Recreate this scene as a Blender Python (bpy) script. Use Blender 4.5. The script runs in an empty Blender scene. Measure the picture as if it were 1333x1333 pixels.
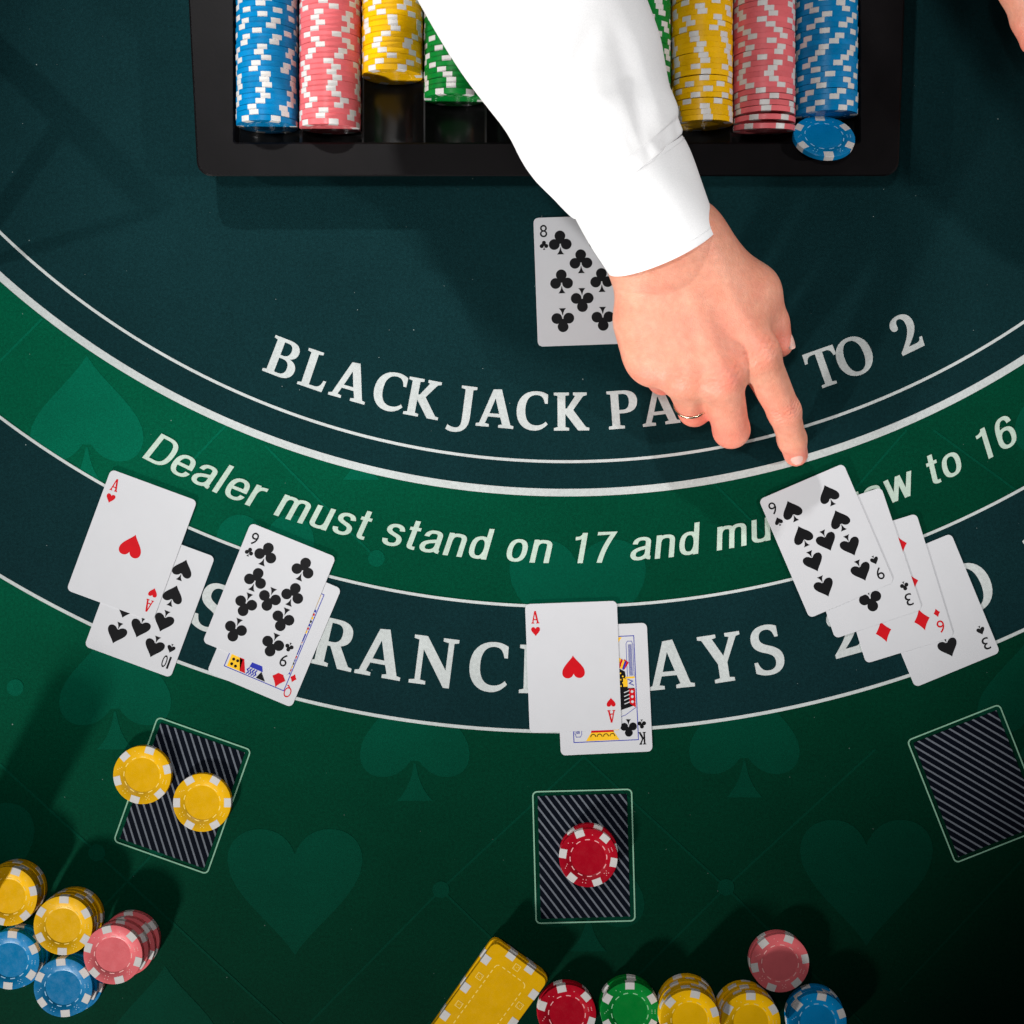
import bpy, bmesh, math, random
import numpy as np
from mathutils import Vector, Matrix
from mathutils.geometry import tessellate_polygon

sc = bpy.context.scene
COL = sc.collection
rnd = random.Random(7)
PI = math.pi
R = math.radians

# ------------------------------------------------------------------ camera
H = 0.65                 # camera height above the felt
S = 1890.0               # photo pixels per metre on the felt
CX = CY = 666.5
cam_d = bpy.data.cameras.new('camera')
cam = bpy.data.objects.new('camera', cam_d)
COL.objects.link(cam)
cam.location = (0, 0, H)
cam_d.sensor_width = 36
cam_d.lens = 36 * H / (1333 / S)
cam_d.clip_start = 0.01
cam_d.clip_end = 50
sc.camera = cam

def P(px, py, z=0.0):
    """world point seen at photo pixel px,py when it lies z metres above the felt"""
    k = (H - z) / H
    return Vector(((px - CX) / S * k, (CY - py) / S * k, z))

# ------------------------------------------------------------------ world and lamps
w = bpy.data.worlds.new('World'); sc.world = w; w.use_nodes = True
bg = w.node_tree.nodes['Background']
bg.inputs[0].default_value = (0.75, 0.85, 1.0, 1)
bg.inputs[1].default_value = 0.05
sc.view_settings.view_transform = 'Standard'
sc.view_settings.look = 'None'
sc.view_settings.exposure = 0.0
sc.view_settings.gamma = 1.0

def spot(name, loc, aim, watts, cone, blend, size, col=(1, 1, 1)):
    d = bpy.data.lights.new(name, 'SPOT')
    d.energy = watts; d.spot_size = R(cone); d.spot_blend = blend
    d.shadow_soft_size = size; d.color = col
    o = bpy.data.objects.new(name, d); COL.objects.link(o)
    o.location = loc
    o.rotation_euler = (Vector(aim) - Vector(loc)).to_track_quat('-Z', 'Y').to_euler()
    return o
spot('lamp_overhead', (-0.25, 0.10, 1.30), (-0.08, 0.08, 0), 23, 45, 0.6, 0.06, (1.0, 0.99, 0.98))
spot('lamp_right', (1.35, -0.12, 1.00), (0.05, 0.20, 0), 50, 33, 1.0, 0.03, (1.0, 0.98, 0.96))
spot('lamp_left', (-1.35, 0.10, 1.00), (-0.20, 0.17, 0), 30, 33, 0.9, 0.02, (1.0, 0.99, 0.97))
spot('lamp_dealer_side', (-0.42, 1.15, 1.05), (0.02, 0.28, 0), 60, 36, 1.0, 0.03, (1.0, 0.99, 0.98))
spot('lamp_player_side', (-1.05, -1.55, 0.52), (-0.10, -0.16, 0.02), 190, 29, 0.7, 0.06, (1.0, 0.98, 0.95))

# ------------------------------------------------------------------ materials
def new_mat(name):
    m = bpy.data.materials.new(name); m.use_nodes = True
    nt = m.node_tree; b = nt.nodes['Principled BSDF']
    return m, nt, b

def noise(nt, scale, detail=2.0, rough=0.5, coord='Object'):
    tc = nt.nodes.new('ShaderNodeTexCoord'); n = nt.nodes.new('ShaderNodeTexNoise')
    n.inputs['Scale'].default_value = scale; n.inputs['Detail'].default_value = detail
    n.inputs['Roughness'].default_value = rough
    nt.links.new(tc.outputs[coord], n.inputs['Vector'])
    return n

def ramp(nt, src, a, b, ca, cb):
    r = nt.nodes.new('ShaderNodeValToRGB')
    r.color_ramp.elements[0].position = a; r.color_ramp.elements[0].color = (*ca, 1)
    r.color_ramp.elements[1].position = b; r.color_ramp.elements[1].color = (*cb, 1)
    nt.links.new(src, r.inputs[0]); return r

def mixc(nt, fac, a, b, mode='MIX'):
    m = nt.nodes.new('ShaderNodeMix'); m.data_type = 'RGBA'; m.blend_type = mode
    for sock, v in ((m.inputs[0], fac), (m.inputs[6], a), (m.inputs[7], b)):
        if hasattr(v, 'links') or isinstance(v, bpy.types.NodeSocket): nt.links.new(v, sock)
        elif isinstance(v, (int, float)): sock.default_value = v
        else: sock.default_value = (*v, 1)
    return m.outputs[2]

def bump(nt, b, src, strength, dist):
    n = nt.nodes.new('ShaderNodeBump'); n.inputs['Strength'].default_value = strength
    n.inputs['Distance'].default_value = dist
    nt.links.new(src, n.inputs['Height']); nt.links.new(n.outputs[0], b.inputs['Normal'])

def felt(name, col, var=0.22, lint=True, fade=0.0):
    # fade: the cloth's ink is printed denser towards the player side and the right
    # (white inserts and cards lying there stay as bright as elsewhere in the photo)
    m, nt, b = new_mat(name)
    fine = noise(nt, 1500, 3, 0.7); big = noise(nt, 9, 3, 0.55)
    dark = tuple(c * (1 - var) for c in col); lite = tuple(c * (1 + var) for c in col)
    c = ramp(nt, fine.outputs[0], 0.35, 0.65, dark, lite).outputs[0]
    v = ramp(nt, big.outputs[0], 0.3, 0.7, (0.90, 0.90, 0.90), (1.08, 1.08, 1.08)).outputs[0]
    c = mixc(nt, 1.0, c, v, 'MULTIPLY')
    mid = noise(nt, 480, 2, 0.6); wear = noise(nt, 55, 4, 0.7)
    a_ = 0.14 if lint else 0.07
    v = ramp(nt, mid.outputs[0], 0.32, 0.68, (1 - a_,) * 3, (1 + a_,) * 3).outputs[0]
    c = mixc(nt, 1.0, c, v, 'MULTIPLY')
    v = ramp(nt, wear.outputs[0], 0.3, 0.7, (0.95,) * 3, (1.04,) * 3).outputs[0]
    c = mixc(nt, 1.0, c, v, 'MULTIPLY')
    if lint:
        sp = noise(nt, 420, 1, 0.3)
        f = ramp(nt, sp.outputs[0], 0.825, 0.84, (0, 0, 0), (0.55, 0.55, 0.55)).outputs[0]
        c = mixc(nt, f, c, (0.35, 0.42, 0.40))
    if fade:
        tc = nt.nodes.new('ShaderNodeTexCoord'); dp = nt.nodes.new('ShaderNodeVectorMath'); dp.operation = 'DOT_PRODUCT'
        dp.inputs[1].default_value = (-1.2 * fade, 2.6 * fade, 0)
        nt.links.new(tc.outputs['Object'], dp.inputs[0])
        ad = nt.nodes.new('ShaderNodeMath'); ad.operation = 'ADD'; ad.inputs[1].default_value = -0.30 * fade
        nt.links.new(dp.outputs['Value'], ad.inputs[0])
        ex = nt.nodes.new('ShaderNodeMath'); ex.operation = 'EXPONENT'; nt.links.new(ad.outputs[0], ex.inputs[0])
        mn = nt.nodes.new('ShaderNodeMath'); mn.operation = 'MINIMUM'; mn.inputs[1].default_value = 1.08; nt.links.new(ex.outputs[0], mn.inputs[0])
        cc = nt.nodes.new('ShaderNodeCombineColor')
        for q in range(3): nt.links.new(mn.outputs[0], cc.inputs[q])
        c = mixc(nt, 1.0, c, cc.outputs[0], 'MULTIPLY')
    nt.links.new(c, b.inputs['Base Color'])
    b.inputs['Roughness'].default_value = 0.9
    b.inputs['Specular IOR Level'].default_value = 0.03
    b.inputs['Sheen Weight'].default_value = 0.0
    bump(nt, b, fine.outputs[0], 0.25, 0.0006)
    return m

def plain(name, col, rough=0.5, spec=0.5, var=0.06, vs=120, bs=0.0, bscale=300, bd=0.0002, sss=0.0, coat=0.0):
    m, nt, b = new_mat(name)
    n = noise(nt, vs, 3, 0.6)
    c = ramp(nt, n.outputs[0], 0.3, 0.7, tuple(x * (1 - var) for x in col), tuple(min(1, x * (1 + var)) for x in col))
    nt.links.new(c.outputs[0], b.inputs['Base Color'])
    b.inputs['Roughness'].default_value = rough
    b.inputs['Specular IOR Level'].default_value = spec
    b.inputs['Coat Weight'].default_value = coat
    if sss:
        b.inputs['Subsurface Weight'].default_value = sss
        b.inputs['Subsurface Scale'].default_value = 0.002
    if bs:
        n2 = noise(nt, bscale, 3, 0.6); bump(nt, b, n2.outputs[0], bs, bd)
    return m

def lin(r, g, b):
    f = lambda c: (c / 255 / 12.92) if c <= 10 else ((c / 255 + 0.055) / 1.055) ** 2.4
    return (f(r), f(g), f(b))

M = {}
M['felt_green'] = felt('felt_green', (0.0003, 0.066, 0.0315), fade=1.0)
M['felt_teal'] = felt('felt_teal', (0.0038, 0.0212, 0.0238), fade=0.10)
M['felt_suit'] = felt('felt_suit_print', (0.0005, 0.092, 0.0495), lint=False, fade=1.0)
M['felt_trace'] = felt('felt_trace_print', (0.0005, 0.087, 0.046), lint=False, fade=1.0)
M['print_white'] = felt('white_print', (0.47, 0.50, 0.49), 0.06, lint=False)
M['print_mint'] = felt('mint_print', (0.43, 0.53, 0.45), 0.06, lint=False)
M['print_outline'] = felt('pale_green_print', (0.22, 0.41, 0.29), 0.06, lint=False)
M['print_dark'] = felt('black_blue_print', (0.0028, 0.0042, 0.0085), 0.2, lint=False)
M['print_stripe'] = felt('grey_stripe_print', (0.13, 0.145, 0.17), 0.1, lint=False)
M['card'] = plain('card_stock', (0.535, 0.538, 0.558), 0.45, 0.2, 0.012, 60, 0.05, 900, 0.0001)
M['ink_black'] = plain('black_ink', (0.004, 0.004, 0.005), 0.45, 0.12)
M['ink_red'] = plain('red_ink', (0.50, 0.003, 0.008), 0.45, 0.12)
M['ink_blue'] = plain('blue_ink', (0.02, 0.03, 0.32), 0.45, 0.12)
M['ink_yellow'] = plain('yellow_ink', (0.80, 0.46, 0.02), 0.45, 0.12)
M['tray'] = plain('black_tray_plastic', (0.0032, 0.0025, 0.0029), 0.5, 0.09, 0.25, 40, 0.15, 500, 0.0003)
M['bed'] = plain('glossy_black_tray_bed', (0.004, 0.004, 0.004), 0.22, 0.5, 0.2, 40, 0.06, 300, 0.0003)
CH = {'blue': (0.000, 0.190, 0.445), 'pink': (0.73, 0.14, 0.155), 'yellow': (0.78, 0.425, 0.001),
      'green': (0.001, 0.19, 0.026), 'red': (0.38, 0.002, 0.013)}
HI = {'blue': (0.30, 0.55, 0.78), 'pink': (0.92, 0.45, 0.42), 'yellow': (0.93, 0.66, 0.16),
      'green': (0.30, 0.62, 0.36), 'red': (0.85, 0.42, 0.42)}
for k in CH:
    M['chip_' + k] = plain(k + '_chip_plastic', CH[k], 0.28, 0.18, 0.05, 90, 0.06, 700, 0.0001)
    nt = M['chip_' + k].node_tree; b = nt.nodes['Principled BSDF']
    src = b.inputs['Base Color'].links[0].from_socket
    oi_ = nt.nodes.new('ShaderNodeObjectInfo')
    tone = ramp(nt, oi_.outputs['Random'], 0.0, 1.0, (0.88, 0.87, 0.86), (1.05, 1.06, 1.06)).outputs[0]
    nt.links.new(mixc(nt, 1.0, src, tone, 'MULTIPLY'), b.inputs['Base Color'])
    sc_ = noise(nt, 240, 5, 0.75)
    rr_ = ramp(nt, sc_.outputs[0], 0.35, 0.75, (0.22, 0.22, 0.22), (0.55, 0.55, 0.55)).outputs[0]
    nt.links.new(rr_, b.inputs['Roughness'])
    M['mark_' + k] = plain(k + '_chip_marks', HI[k], 0.35, 0.5)
M['spot'] = plain('white_chip_insert', (0.60, 0.58, 0.56), 0.38, 0.5, 0.04, 200)
M['nail'] = plain('fingernail', (0.80, 0.47, 0.40), 0.22, 0.55, 0.04, 200, 0, sss=0.2)
M['gold'] = plain('gold_ring', (0.72, 0.58, 0.42), 0.22, 0.5)
M['gold'].node_tree.nodes['Principled BSDF'].inputs['Metallic'].default_value = 1.0

# white cotton
m, nt, b = new_mat('white_cotton'); M['cotton'] = m
n = noise(nt, 1600, 2, 0.6)
c = ramp(nt, n.outputs[0], 0.3, 0.7, (0.82, 0.82, 0.83), (0.90, 0.90, 0.905))
nt.links.new(c.outputs[0], b.inputs['Base Color'])
b.inputs['Roughness'].default_value = 0.85; b.inputs['Specular IOR Level'].default_value = 0.2
n2 = noise(nt, 35, 3, 0.5)
mx = nt.nodes.new('ShaderNodeMath'); mx.operation = 'MULTIPLY_ADD'; mx.inputs[1].default_value = 0.08
nt.links.new(n.outputs[0], mx.inputs[0]); nt.links.new(n2.outputs[0], mx.inputs[2])
bump(nt, b, mx.outputs[0], 0.35, 0.002)

# skin
m, nt, b = new_mat('skin'); M['skin'] = m
n = noise(nt, 70, 4, 0.6); n3 = noise(nt, 260, 3, 0.6)
at = nt.nodes.new('ShaderNodeAttribute'); at.attribute_name = 'flush'
base = ramp(nt, n.outputs[0], 0.3, 0.72, (0.71, 0.30, 0.19), (0.79, 0.405, 0.275)).outputs[0]
nb = noise(nt, 38, 3, 0.65)
fl_ = nt.nodes.new('ShaderNodeMath'); fl_.operation = 'MULTIPLY_ADD'; fl_.inputs[1].default_value = 0.75
nt.links.new(nb.outputs[0], fl_.inputs[0])
f2_ = nt.nodes.new('ShaderNodeMath'); f2_.operation = 'SUBTRACT'; f2_.inputs[1].default_value = 0.33; f2_.use_clamp = False
nt.links.new(at.outputs['Fac'], f2_.inputs[0]); nt.links.new(f2_.outputs[0], fl_.inputs[2]); fl_.use_clamp = True
c = mixc(nt, fl_.outputs[0], base, (0.78, 0.185, 0.135))
v = ramp(nt, n3.outputs[0], 0.3, 0.7, (0.93, 0.92, 0.92), (1.04, 1.04, 1.04)).outputs[0]
c = mixc(nt, 1.0, c, v, 'MULTIPLY')
nt.links.new(c, b.inputs['Base Color'])
b.inputs['Roughness'].default_value = 0.46; b.inputs['Specular IOR Level'].default_value = 0.42
b.inputs['Subsurface Weight'].default_value = 0.25
b.inputs['Subsurface Radius'].default_value = (1.0, 0.35, 0.2)
b.inputs['Subsurface Scale'].default_value = 0.003
tc = nt.nodes.new('ShaderNodeTexCoord')
vo = nt.nodes.new('ShaderNodeTexVoronoi'); vo.inputs['Scale'].default_value = 900
vo.feature = 'DISTANCE_TO_EDGE'
nt.links.new(tc.outputs['Object'], vo.inputs['Vector'])
ad = nt.nodes.new('ShaderNodeMath'); ad.operation = 'MULTIPLY_ADD'; ad.inputs[1].default_value = 0.5
nt.links.new(vo.outputs[0], ad.inputs[0]); nt.links.new(n3.outputs[0], ad.inputs[2])
bump(nt, b, ad.outputs[0], 0.5, 0.0010)

# ------------------------------------------------------------------ object helpers
def link(name, me, mat=None, parent=None, smooth=False):
    if mat is not None and not me.materials: me.materials.append(mat)
    if smooth:
        me.polygons.foreach_set('use_smooth', [True] * len(me.polygons))
    o = bpy.data.objects.new(name, me); COL.objects.link(o)
    if parent is not None: o.parent = parent
    return o

def mesh(name, verts, faces):
    me = bpy.data.meshes.new(name)
    me.from_pydata([tuple(v) for v in verts], [], [tuple(f) for f in faces])
    me.update(); return me

def obj(name, verts, faces, mat, parent=None, smooth=False):
    return link(name, mesh(name, verts, faces), mat, parent, smooth)

def tag(o, label=None, cat=None, group=None, kind=None):
    if label: o['label'] = label
    if cat: o['category'] = cat
    if group: o['group'] = group
    if kind: o['kind'] = kind
    return o

def fill(contours, z=0.0, xf=None):
    """flat filled mesh data from outline contours (holes allowed)"""
    cs = [[Vector((p[0], p[1], 0)) for p in c] for c in contours]
    flat = [p for c in cs for p in c]
    tris = tessellate_polygon(cs)
    vs = []
    for p in flat:
        q = xf(p) if xf else p
        vs.append((q[0], q[1], z))
    out = []
    for t in tris:
        a, b_, c_ = (Vector(vs[i]) for i in t)
        n_ = (b_ - a).cross(c_ - a).z
        if abs(n_) < 1e-14: continue
        out.append(tuple(t) if n_ > 0 else tuple(reversed(t)))
    return vs, out

class MB:
    def __init__(s): s.v = []; s.f = []
    def add(s, vf):
        o = len(s.v); s.v += list(vf[0]); s.f += [tuple(i + o for i in f) for f in vf[1]]; return s
    def build(s, name, mat, parent=None, smooth=False): return obj(name, s.v, s.f, mat, parent, smooth)

def path(d):
    """outline mini-language: M L C Z with absolute coordinates -> list of contours"""
    t = d.replace(',', ' ').split(); i = 0; cs = []; cur = []
    cmd = None
    while i < len(t):
        if t[i].isalpha():
            cmd = t[i]; i += 1
            if cmd == 'Z':
                if len(cur) > 1 and abs(cur[0][0] - cur[-1][0]) + abs(cur[0][1] - cur[-1][1]) < 1e-9: cur.pop()
                cs.append(cur); cur = []
            continue
        if cmd in 'ML':
            cur.append((float(t[i]), float(t[i + 1]))); i += 2
        else:
            p0 = cur[-1]; q = [(float(t[i + 2 * k]), float(t[i + 2 * k + 1])) for k in range(3)]; i += 6
            for k in range(1, 9):
                u = k / 8; a = (1 - u) ** 3; b_ = 3 * u * (1 - u) ** 2; c_ = 3 * u * u * (1 - u); e = u ** 3
                cur.append((a * p0[0] + b_ * q[0][0] + c_ * q[1][0] + e * q[2][0],
                            a * p0[1] + b_ * q[0][1] + c_ * q[1][1] + e * q[2][1]))
    return cs

def circle(x, y, r, n=28):
    return [(x + r * math.cos(2 * PI * k / n), y + r * math.sin(2 * PI * k / n)) for k in range(n)]

def rrect(w_, h_, r, n=6, cx=0, cy=0):
    out = []
    for sx, sy, a0 in ((1, 1, 0), (-1, 1, 90), (-1, -1, 180), (1, -1, 270)):
        for k in range(n + 1):
            a = R(a0 + 90 * k / n)
            out.append((cx + sx * (w_ / 2 - r) + r * math.cos(a), cy + sy * (h_ / 2 - r) + r * math.sin(a)))
    return out

# suit outlines, height about 1, centred
HEART = path('M 0 -0.5 C -0.12 -0.28 -0.5 -0.02 -0.5 0.25 C -0.5 0.42 -0.38 0.5 -0.26 0.5 C -0.13 0.5 -0.04 0.42 0 0.30 C 0.04 0.42 0.13 0.5 0.26 0.5 C 0.38 0.5 0.5 0.42 0.5 0.25 C 0.5 -0.02 0.12 -0.28 0 -0.5 Z')
SPADE = path('M 0 0.5 C -0.14 0.28 -0.46 0.08 -0.46 -0.12 C -0.46 -0.25 -0.37 -0.31 -0.27 -0.31 C -0.17 -0.31 -0.09 -0.26 -0.035 -0.18 L 0.035 -0.18 C 0.09 -0.26 0.17 -0.31 0.27 -0.31 C 0.37 -0.31 0.46 -0.25 0.46 -0.12 C 0.46 0.08 0.14 0.28 0 0.5 Z')
STEM = path('M -0.008 -0.20 C -0.03 -0.34 -0.07 -0.42 -0.15 -0.5 L 0.15 -0.5 C 0.07 -0.42 0.03 -0.34 0.008 -0.20 Z')
DIAMOND = path('M 0 0.5 C 0.10 0.28 0.24 0.13 0.37 0 C 0.24 -0.13 0.10 -0.28 0 -0.5 C -0.10 -0.28 -0.24 -0.13 -0.37 0 C -0.24 0.13 -0.10 0.28 0 0.5 Z')
def suit_vf(s, size, z=0.0, x=0, y=0, flip=False):
    """(verts, faces) of a suit sign"""
    g = -1 if flip else 1
    xf = lambda p: (x + g * p[0] * size, y + g * p[1] * size)
    mb = MB()
    if s == 'heart': mb.add(fill(HEART, z, xf))
    elif s == 'diamond': mb.add(fill(DIAMOND, z, xf))
    elif s == 'spade':
        mb.add(fill(SPADE, z, xf)); mb.add(fill(STEM, z + 1e-5, xf))
    else:
        mb.add(fill([circle(0, 0.27, 0.225)], z, xf)); mb.add(fill([circle(-0.25, -0.08, 0.225)], z + 1e-5, xf))
        mb.add(fill([circle(0.25, -0.08, 0.225)], z + 2e-5, xf)); mb.add(fill([circle(0, 0.04, 0.10, 12)], z + 3e-5, xf))
        mb.add(fill(STEM, z + 4e-5, xf))
    return mb.v, mb.f

# serif letters, cap height 100
GLY = {
'B': (82, 'M 3 0 L 45 0 C 66 0 78 11 78 28 C 78 42 69 50 57 53 C 67 57 73 64 73 75 C 73 91 62 100 42 100 L 3 100 L 3 93 L 12 91 L 12 9 L 3 7 Z M 31 56 L 38 56 C 49 56 54 63 54 74 C 54 86 49 91 38 91 L 31 91 Z M 31 9 L 41 9 C 53 9 58 16 58 28 C 58 41 52 48 40 48 L 31 48 Z'),
'L': (71, 'M 3 0 L 66 0 L 69 30 L 62 30 C 60 16 55 9 44 9 L 31 9 L 31 91 L 42 93 L 42 100 L 3 100 L 3 93 L 12 91 L 12 9 L 3 7 Z'),
'A': (90, 'M 0 0 L 32 0 L 32 7 L 22 9 L 28 27 L 58 27 L 64 9 L 55 7 L 55 0 L 92 0 L 92 7 L 84 9 L 56 101 L 36 99 L 8 9 L 0 7 Z M 31 36 L 55 36 L 43 76 Z'),
'C': (83, 'M 80 16 C 70 4 60 -2 46 -2 C 20 -2 3 18 3 49 C 3 82 22 102 50 102 C 62 102 70 99 78 94 L 78 70 L 71 70 C 68 86 62 92 50 92 C 33 92 24 77 24 52 C 24 26 34 12 51 12 C 62 12 69 16 75 23 Z'),
'K': (88, 'M 3 0 L 40 0 L 40 7 L 31 9 L 31 44 L 62 0 L 89 0 L 89 7 L 81 9 L 50 54 L 74 90 L 83 93 L 83 100 L 50 100 L 50 93 L 55 91 L 35 58 L 31 58 L 31 91 L 40 93 L 40 100 L 3 100 L 3 93 L 12 91 L 12 9 L 3 7 Z'),
'J': (54, 'M 14 100 L 52 100 L 52 93 L 43 91 L 43 18 C 43 -10 28 -24 6 -24 C -2 -24 -8 -22 -13 -18 L -9 -6 C -2 -11 4 -12 10 -12 C 20 -12 24 -4 24 14 L 24 91 L 14 93 Z'),
'P': (78, 'M 3 0 L 42 0 L 42 7 L 31 9 L 31 40 L 40 40 C 64 40 76 52 76 71 C 76 90 64 100 42 100 L 3 100 L 3 93 L 12 91 L 12 9 L 3 7 Z M 31 49 L 38 49 C 51 49 56 57 56 71 C 56 85 51 91 39 91 L 31 91 Z'),
'Y': (84, 'M 22 0 L 62 0 L 62 7 L 52 9 L 52 40 L 76 91 L 84 93 L 84 100 L 54 100 L 54 93 L 62 91 L 46 54 L 28 91 L 36 93 L 36 100 L -1 100 L -1 93 L 7 91 L 33 38 L 33 9 L 22 7 Z'),
'S': (70, 'M 6 28 L 6 6 C 14 1 24 -2 34 -2 C 54 -2 66 10 66 28 C 66 44 57 51 42 58 C 30 63 24 67 24 76 C 24 86 30 92 39 92 C 48 92 53 87 55 74 L 62 74 L 62 96 C 55 100 48 102 39 102 C 19 102 7 91 7 73 C 7 58 16 50 32 44 C 44 39 49 34 49 25 C 49 14 43 8 33 8 C 22 8 16 14 13 28 Z'),
'T': (82, 'M 22 0 L 60 0 L 60 7 L 50 9 L 50 91 L 58 91 C 68 91 72 86 74 73 L 81 73 L 80 100 L 2 100 L 1 73 L 8 73 C 10 86 14 91 24 91 L 32 91 L 32 9 L 22 7 Z'),
'O': (94, 'M 47 -2 C 20 -2 3 20 3 50 C 3 80 20 102 47 102 C 74 102 91 80 91 50 C 91 20 74 -2 47 -2 Z M 47 8 C 63 8 71 26 71 50 C 71 74 63 92 47 92 C 31 92 23 74 23 50 C 23 26 31 8 47 8 Z'),
'2': (68, 'M 3 0 L 62 0 L 66 26 L 59 26 C 57 18 54 15 46 15 L 26 15 C 50 36 62 52 62 72 C 62 90 50 102 33 102 C 16 102 4 92 4 78 C 4 70 9 66 14 66 C 20 66 22 70 22 77 C 22 87 25 92 31 92 C 39 92 43 84 43 72 C 43 54 30 34 3 8 Z'),
'3': (68, 'M 30 -2 C 50 -2 64 11 64 30 C 64 44 56 52 44 55 C 54 59 60 66 60 77 C 60 92 49 102 32 102 C 18 102 6 93 6 81 C 6 74 10 70 15 70 C 24 70 20 91 31 92 C 38 92 42 85 42 76 C 42 64 35 59 22 58 L 22 49 C 38 49 45 43 45 29 C 45 16 39 8 31 8 C 20 10 24 30 13 30 C 7 30 3 26 3 19 C 3 7 14 -2 30 -2 Z'),
'N': (96, 'M 3 0 L 36 0 L 36 7 L 25 9 L 25 72 L 72 -2 L 84 -2 L 84 91 L 93 93 L 93 100 L 62 100 L 62 93 L 73 91 L 73 34 L 30 100 L 4 100 L 4 93 L 14 91 L 14 9 L 3 7 Z'),
'U': (92, 'M 2 93 L 12 91 L 12 33 C 12 10 23 -2 46 -2 C 68 -2 80 10 80 33 L 80 91 L 90 93 L 90 100 L 58 100 L 58 93 L 68 91 L 68 34 C 68 19 62 11 49 11 C 37 11 31 18 31 34 L 31 91 L 40 93 L 40 100 L 2 100 Z'),
'R': (86, 'M 3 0 L 40 0 L 40 7 L 31 9 L 31 43 L 37 43 L 60 0 L 88 0 L 88 7 L 80 9 L 57 47 C 70 51 76 60 76 73 C 76 91 64 100 43 100 L 3 100 L 3 93 L 12 91 L 12 9 L 3 7 Z M 31 52 L 39 52 C 51 52 56 60 56 72 C 56 85 51 91 39 91 L 31 91 Z'),
'E': (72, 'M 3 0 L 67 0 L 70 27 L 63 27 C 61 14 57 9 46 9 L 31 9 L 31 46 L 41 46 C 48 46 50 43 51 35 L 57 35 L 57 66 L 51 66 C 50 58 48 55 41 55 L 31 55 L 31 91 L 46 91 C 56 91 59 87 61 76 L 68 76 L 66 100 L 3 100 L 3 93 L 12 91 L 12 9 L 3 7 Z'),
'I': (44, 'M 4 0 L 40 0 L 40 7 L 31 9 L 31 91 L 40 93 L 40 100 L 4 100 L 4 93 L 13 91 L 13 9 L 4 7 Z'),
'1': (58, 'M 12 0 L 52 0 L 52 7 L 41 9 L 41 102 L 10 92 L 10 86 L 23 86 L 23 9 L 12 7 Z'),
}
GP = {k: (v[0], path(v[1])) for k, v in GLY.items()}

def text_mesh(body, shear=0.0, offset=0.0):
    """verts/faces of a line of plain sans lettering, baseline at y=0, unit size"""
    cu = bpy.data.curves.new('lettering', 'FONT'); cu.body = body; cu.shear = shear; cu.offset = offset
    cu.resolution_u = 6
    o = bpy.data.objects.new('lettering', cu); COL.objects.link(o)
    dg = bpy.context.evaluated_depsgraph_get(); dg.update()
    me = o.evaluated_get(dg).to_mesh()
    vs = [tuple(v.co) for v in me.vertices]
    fs = []
    for p_ in me.polygons:
        f = tuple(p_.vertices)
        fs.append(f if p_.normal.z > 0 else tuple(reversed(f)))
    o.evaluated_get(dg).to_mesh_clear()
    bpy.data.objects.remove(o); bpy.data.curves.remove(cu)
    return vs, fs
_tc = {}
def glyph_fit(ch, w_, h_, cx, cy, z, flip=False, offset=0.0):
    """one plain character fitted to a box"""
    key = (ch, offset)
    if key not in _tc: _tc[key] = text_mesh(ch, 0, offset)
    vs, fs = _tc[key]
    x0 = min(v[0] for v in vs); x1 = max(v[0] for v in vs); y0 = min(v[1] for v in vs); y1 = max(v[1] for v in vs)
    g = -1 if flip else 1
    out = [(cx + g * ((v[0] - x0) / (x1 - x0) - 0.5) * w_, cy + g * ((v[1] - y0) / (y1 - y0) - 0.5) * h_, z) for v in vs]
    return out, fs
def serif_fit(ch, w_, h_, cx, cy, z, flip=False):
    gw, cs = GP[ch]; g = -1 if flip else 1
    return fill(cs, z, lambda p: (cx + g * (p[0] / gw - 0.5) * w_, cy + g * (p[1] / 100 - 0.5) * h_))

# ------------------------------------------------------------------ table felt and its print
X0, X1, Y0, Y1 = -0.75, 0.75, -0.62, 0.62
tbl = obj('table_felt', [(X0, Y0, 0), (X1, Y0, 0), (X1, Y1, 0), (X0, Y1, 0),
                         (X0, Y0, -0.03), (X1, Y0, -0.03), (X1, Y1, -0.03), (X0, Y1, -0.03)],
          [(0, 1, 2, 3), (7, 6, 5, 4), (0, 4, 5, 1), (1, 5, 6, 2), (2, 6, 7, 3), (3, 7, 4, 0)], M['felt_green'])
tag(tbl, 'green blackjack table felt with dark teal bands and white lettering', kind='structure')

def polar(cx, cy, r, a):           # photo-pixel polar point on the felt, a = 0 straight down the photo
    return P(cx + r * math.sin(a), cy + r * math.cos(a))
def ring(c0, r0, c1, r1, z, a0=-78, a1=78, n=220):
    v = []; f = []
    for k in range(n + 1):
        a = R(a0 + (a1 - a0) * k / n)
        for c_, r in ((c0, r0), (c1, r1)):
            p = polar(c_[0], c_[1], r, a); v.append((p.x, p.y, z))
        if k: f.append((2 * k - 2, 2 * k - 1, 2 * k + 1, 2 * k))
    return v, f
C_THIN, R_THIN = (738.4, -461), 1062
C_THICK, R_THICK = (737.6, -464.8), 1106.1
C3, R3 = (737, -435), 1224.6
C4, R4 = (733, -473), 1425.2
CB, RB = (736.9, -477), 1037.5
CD, RD = (737.3, -447.6), 1180.8
CI, RI = (736.8, -477.6), 1380.8
Z1, Z2, Z3 = 1e-4, 2e-4, 3e-4

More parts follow.
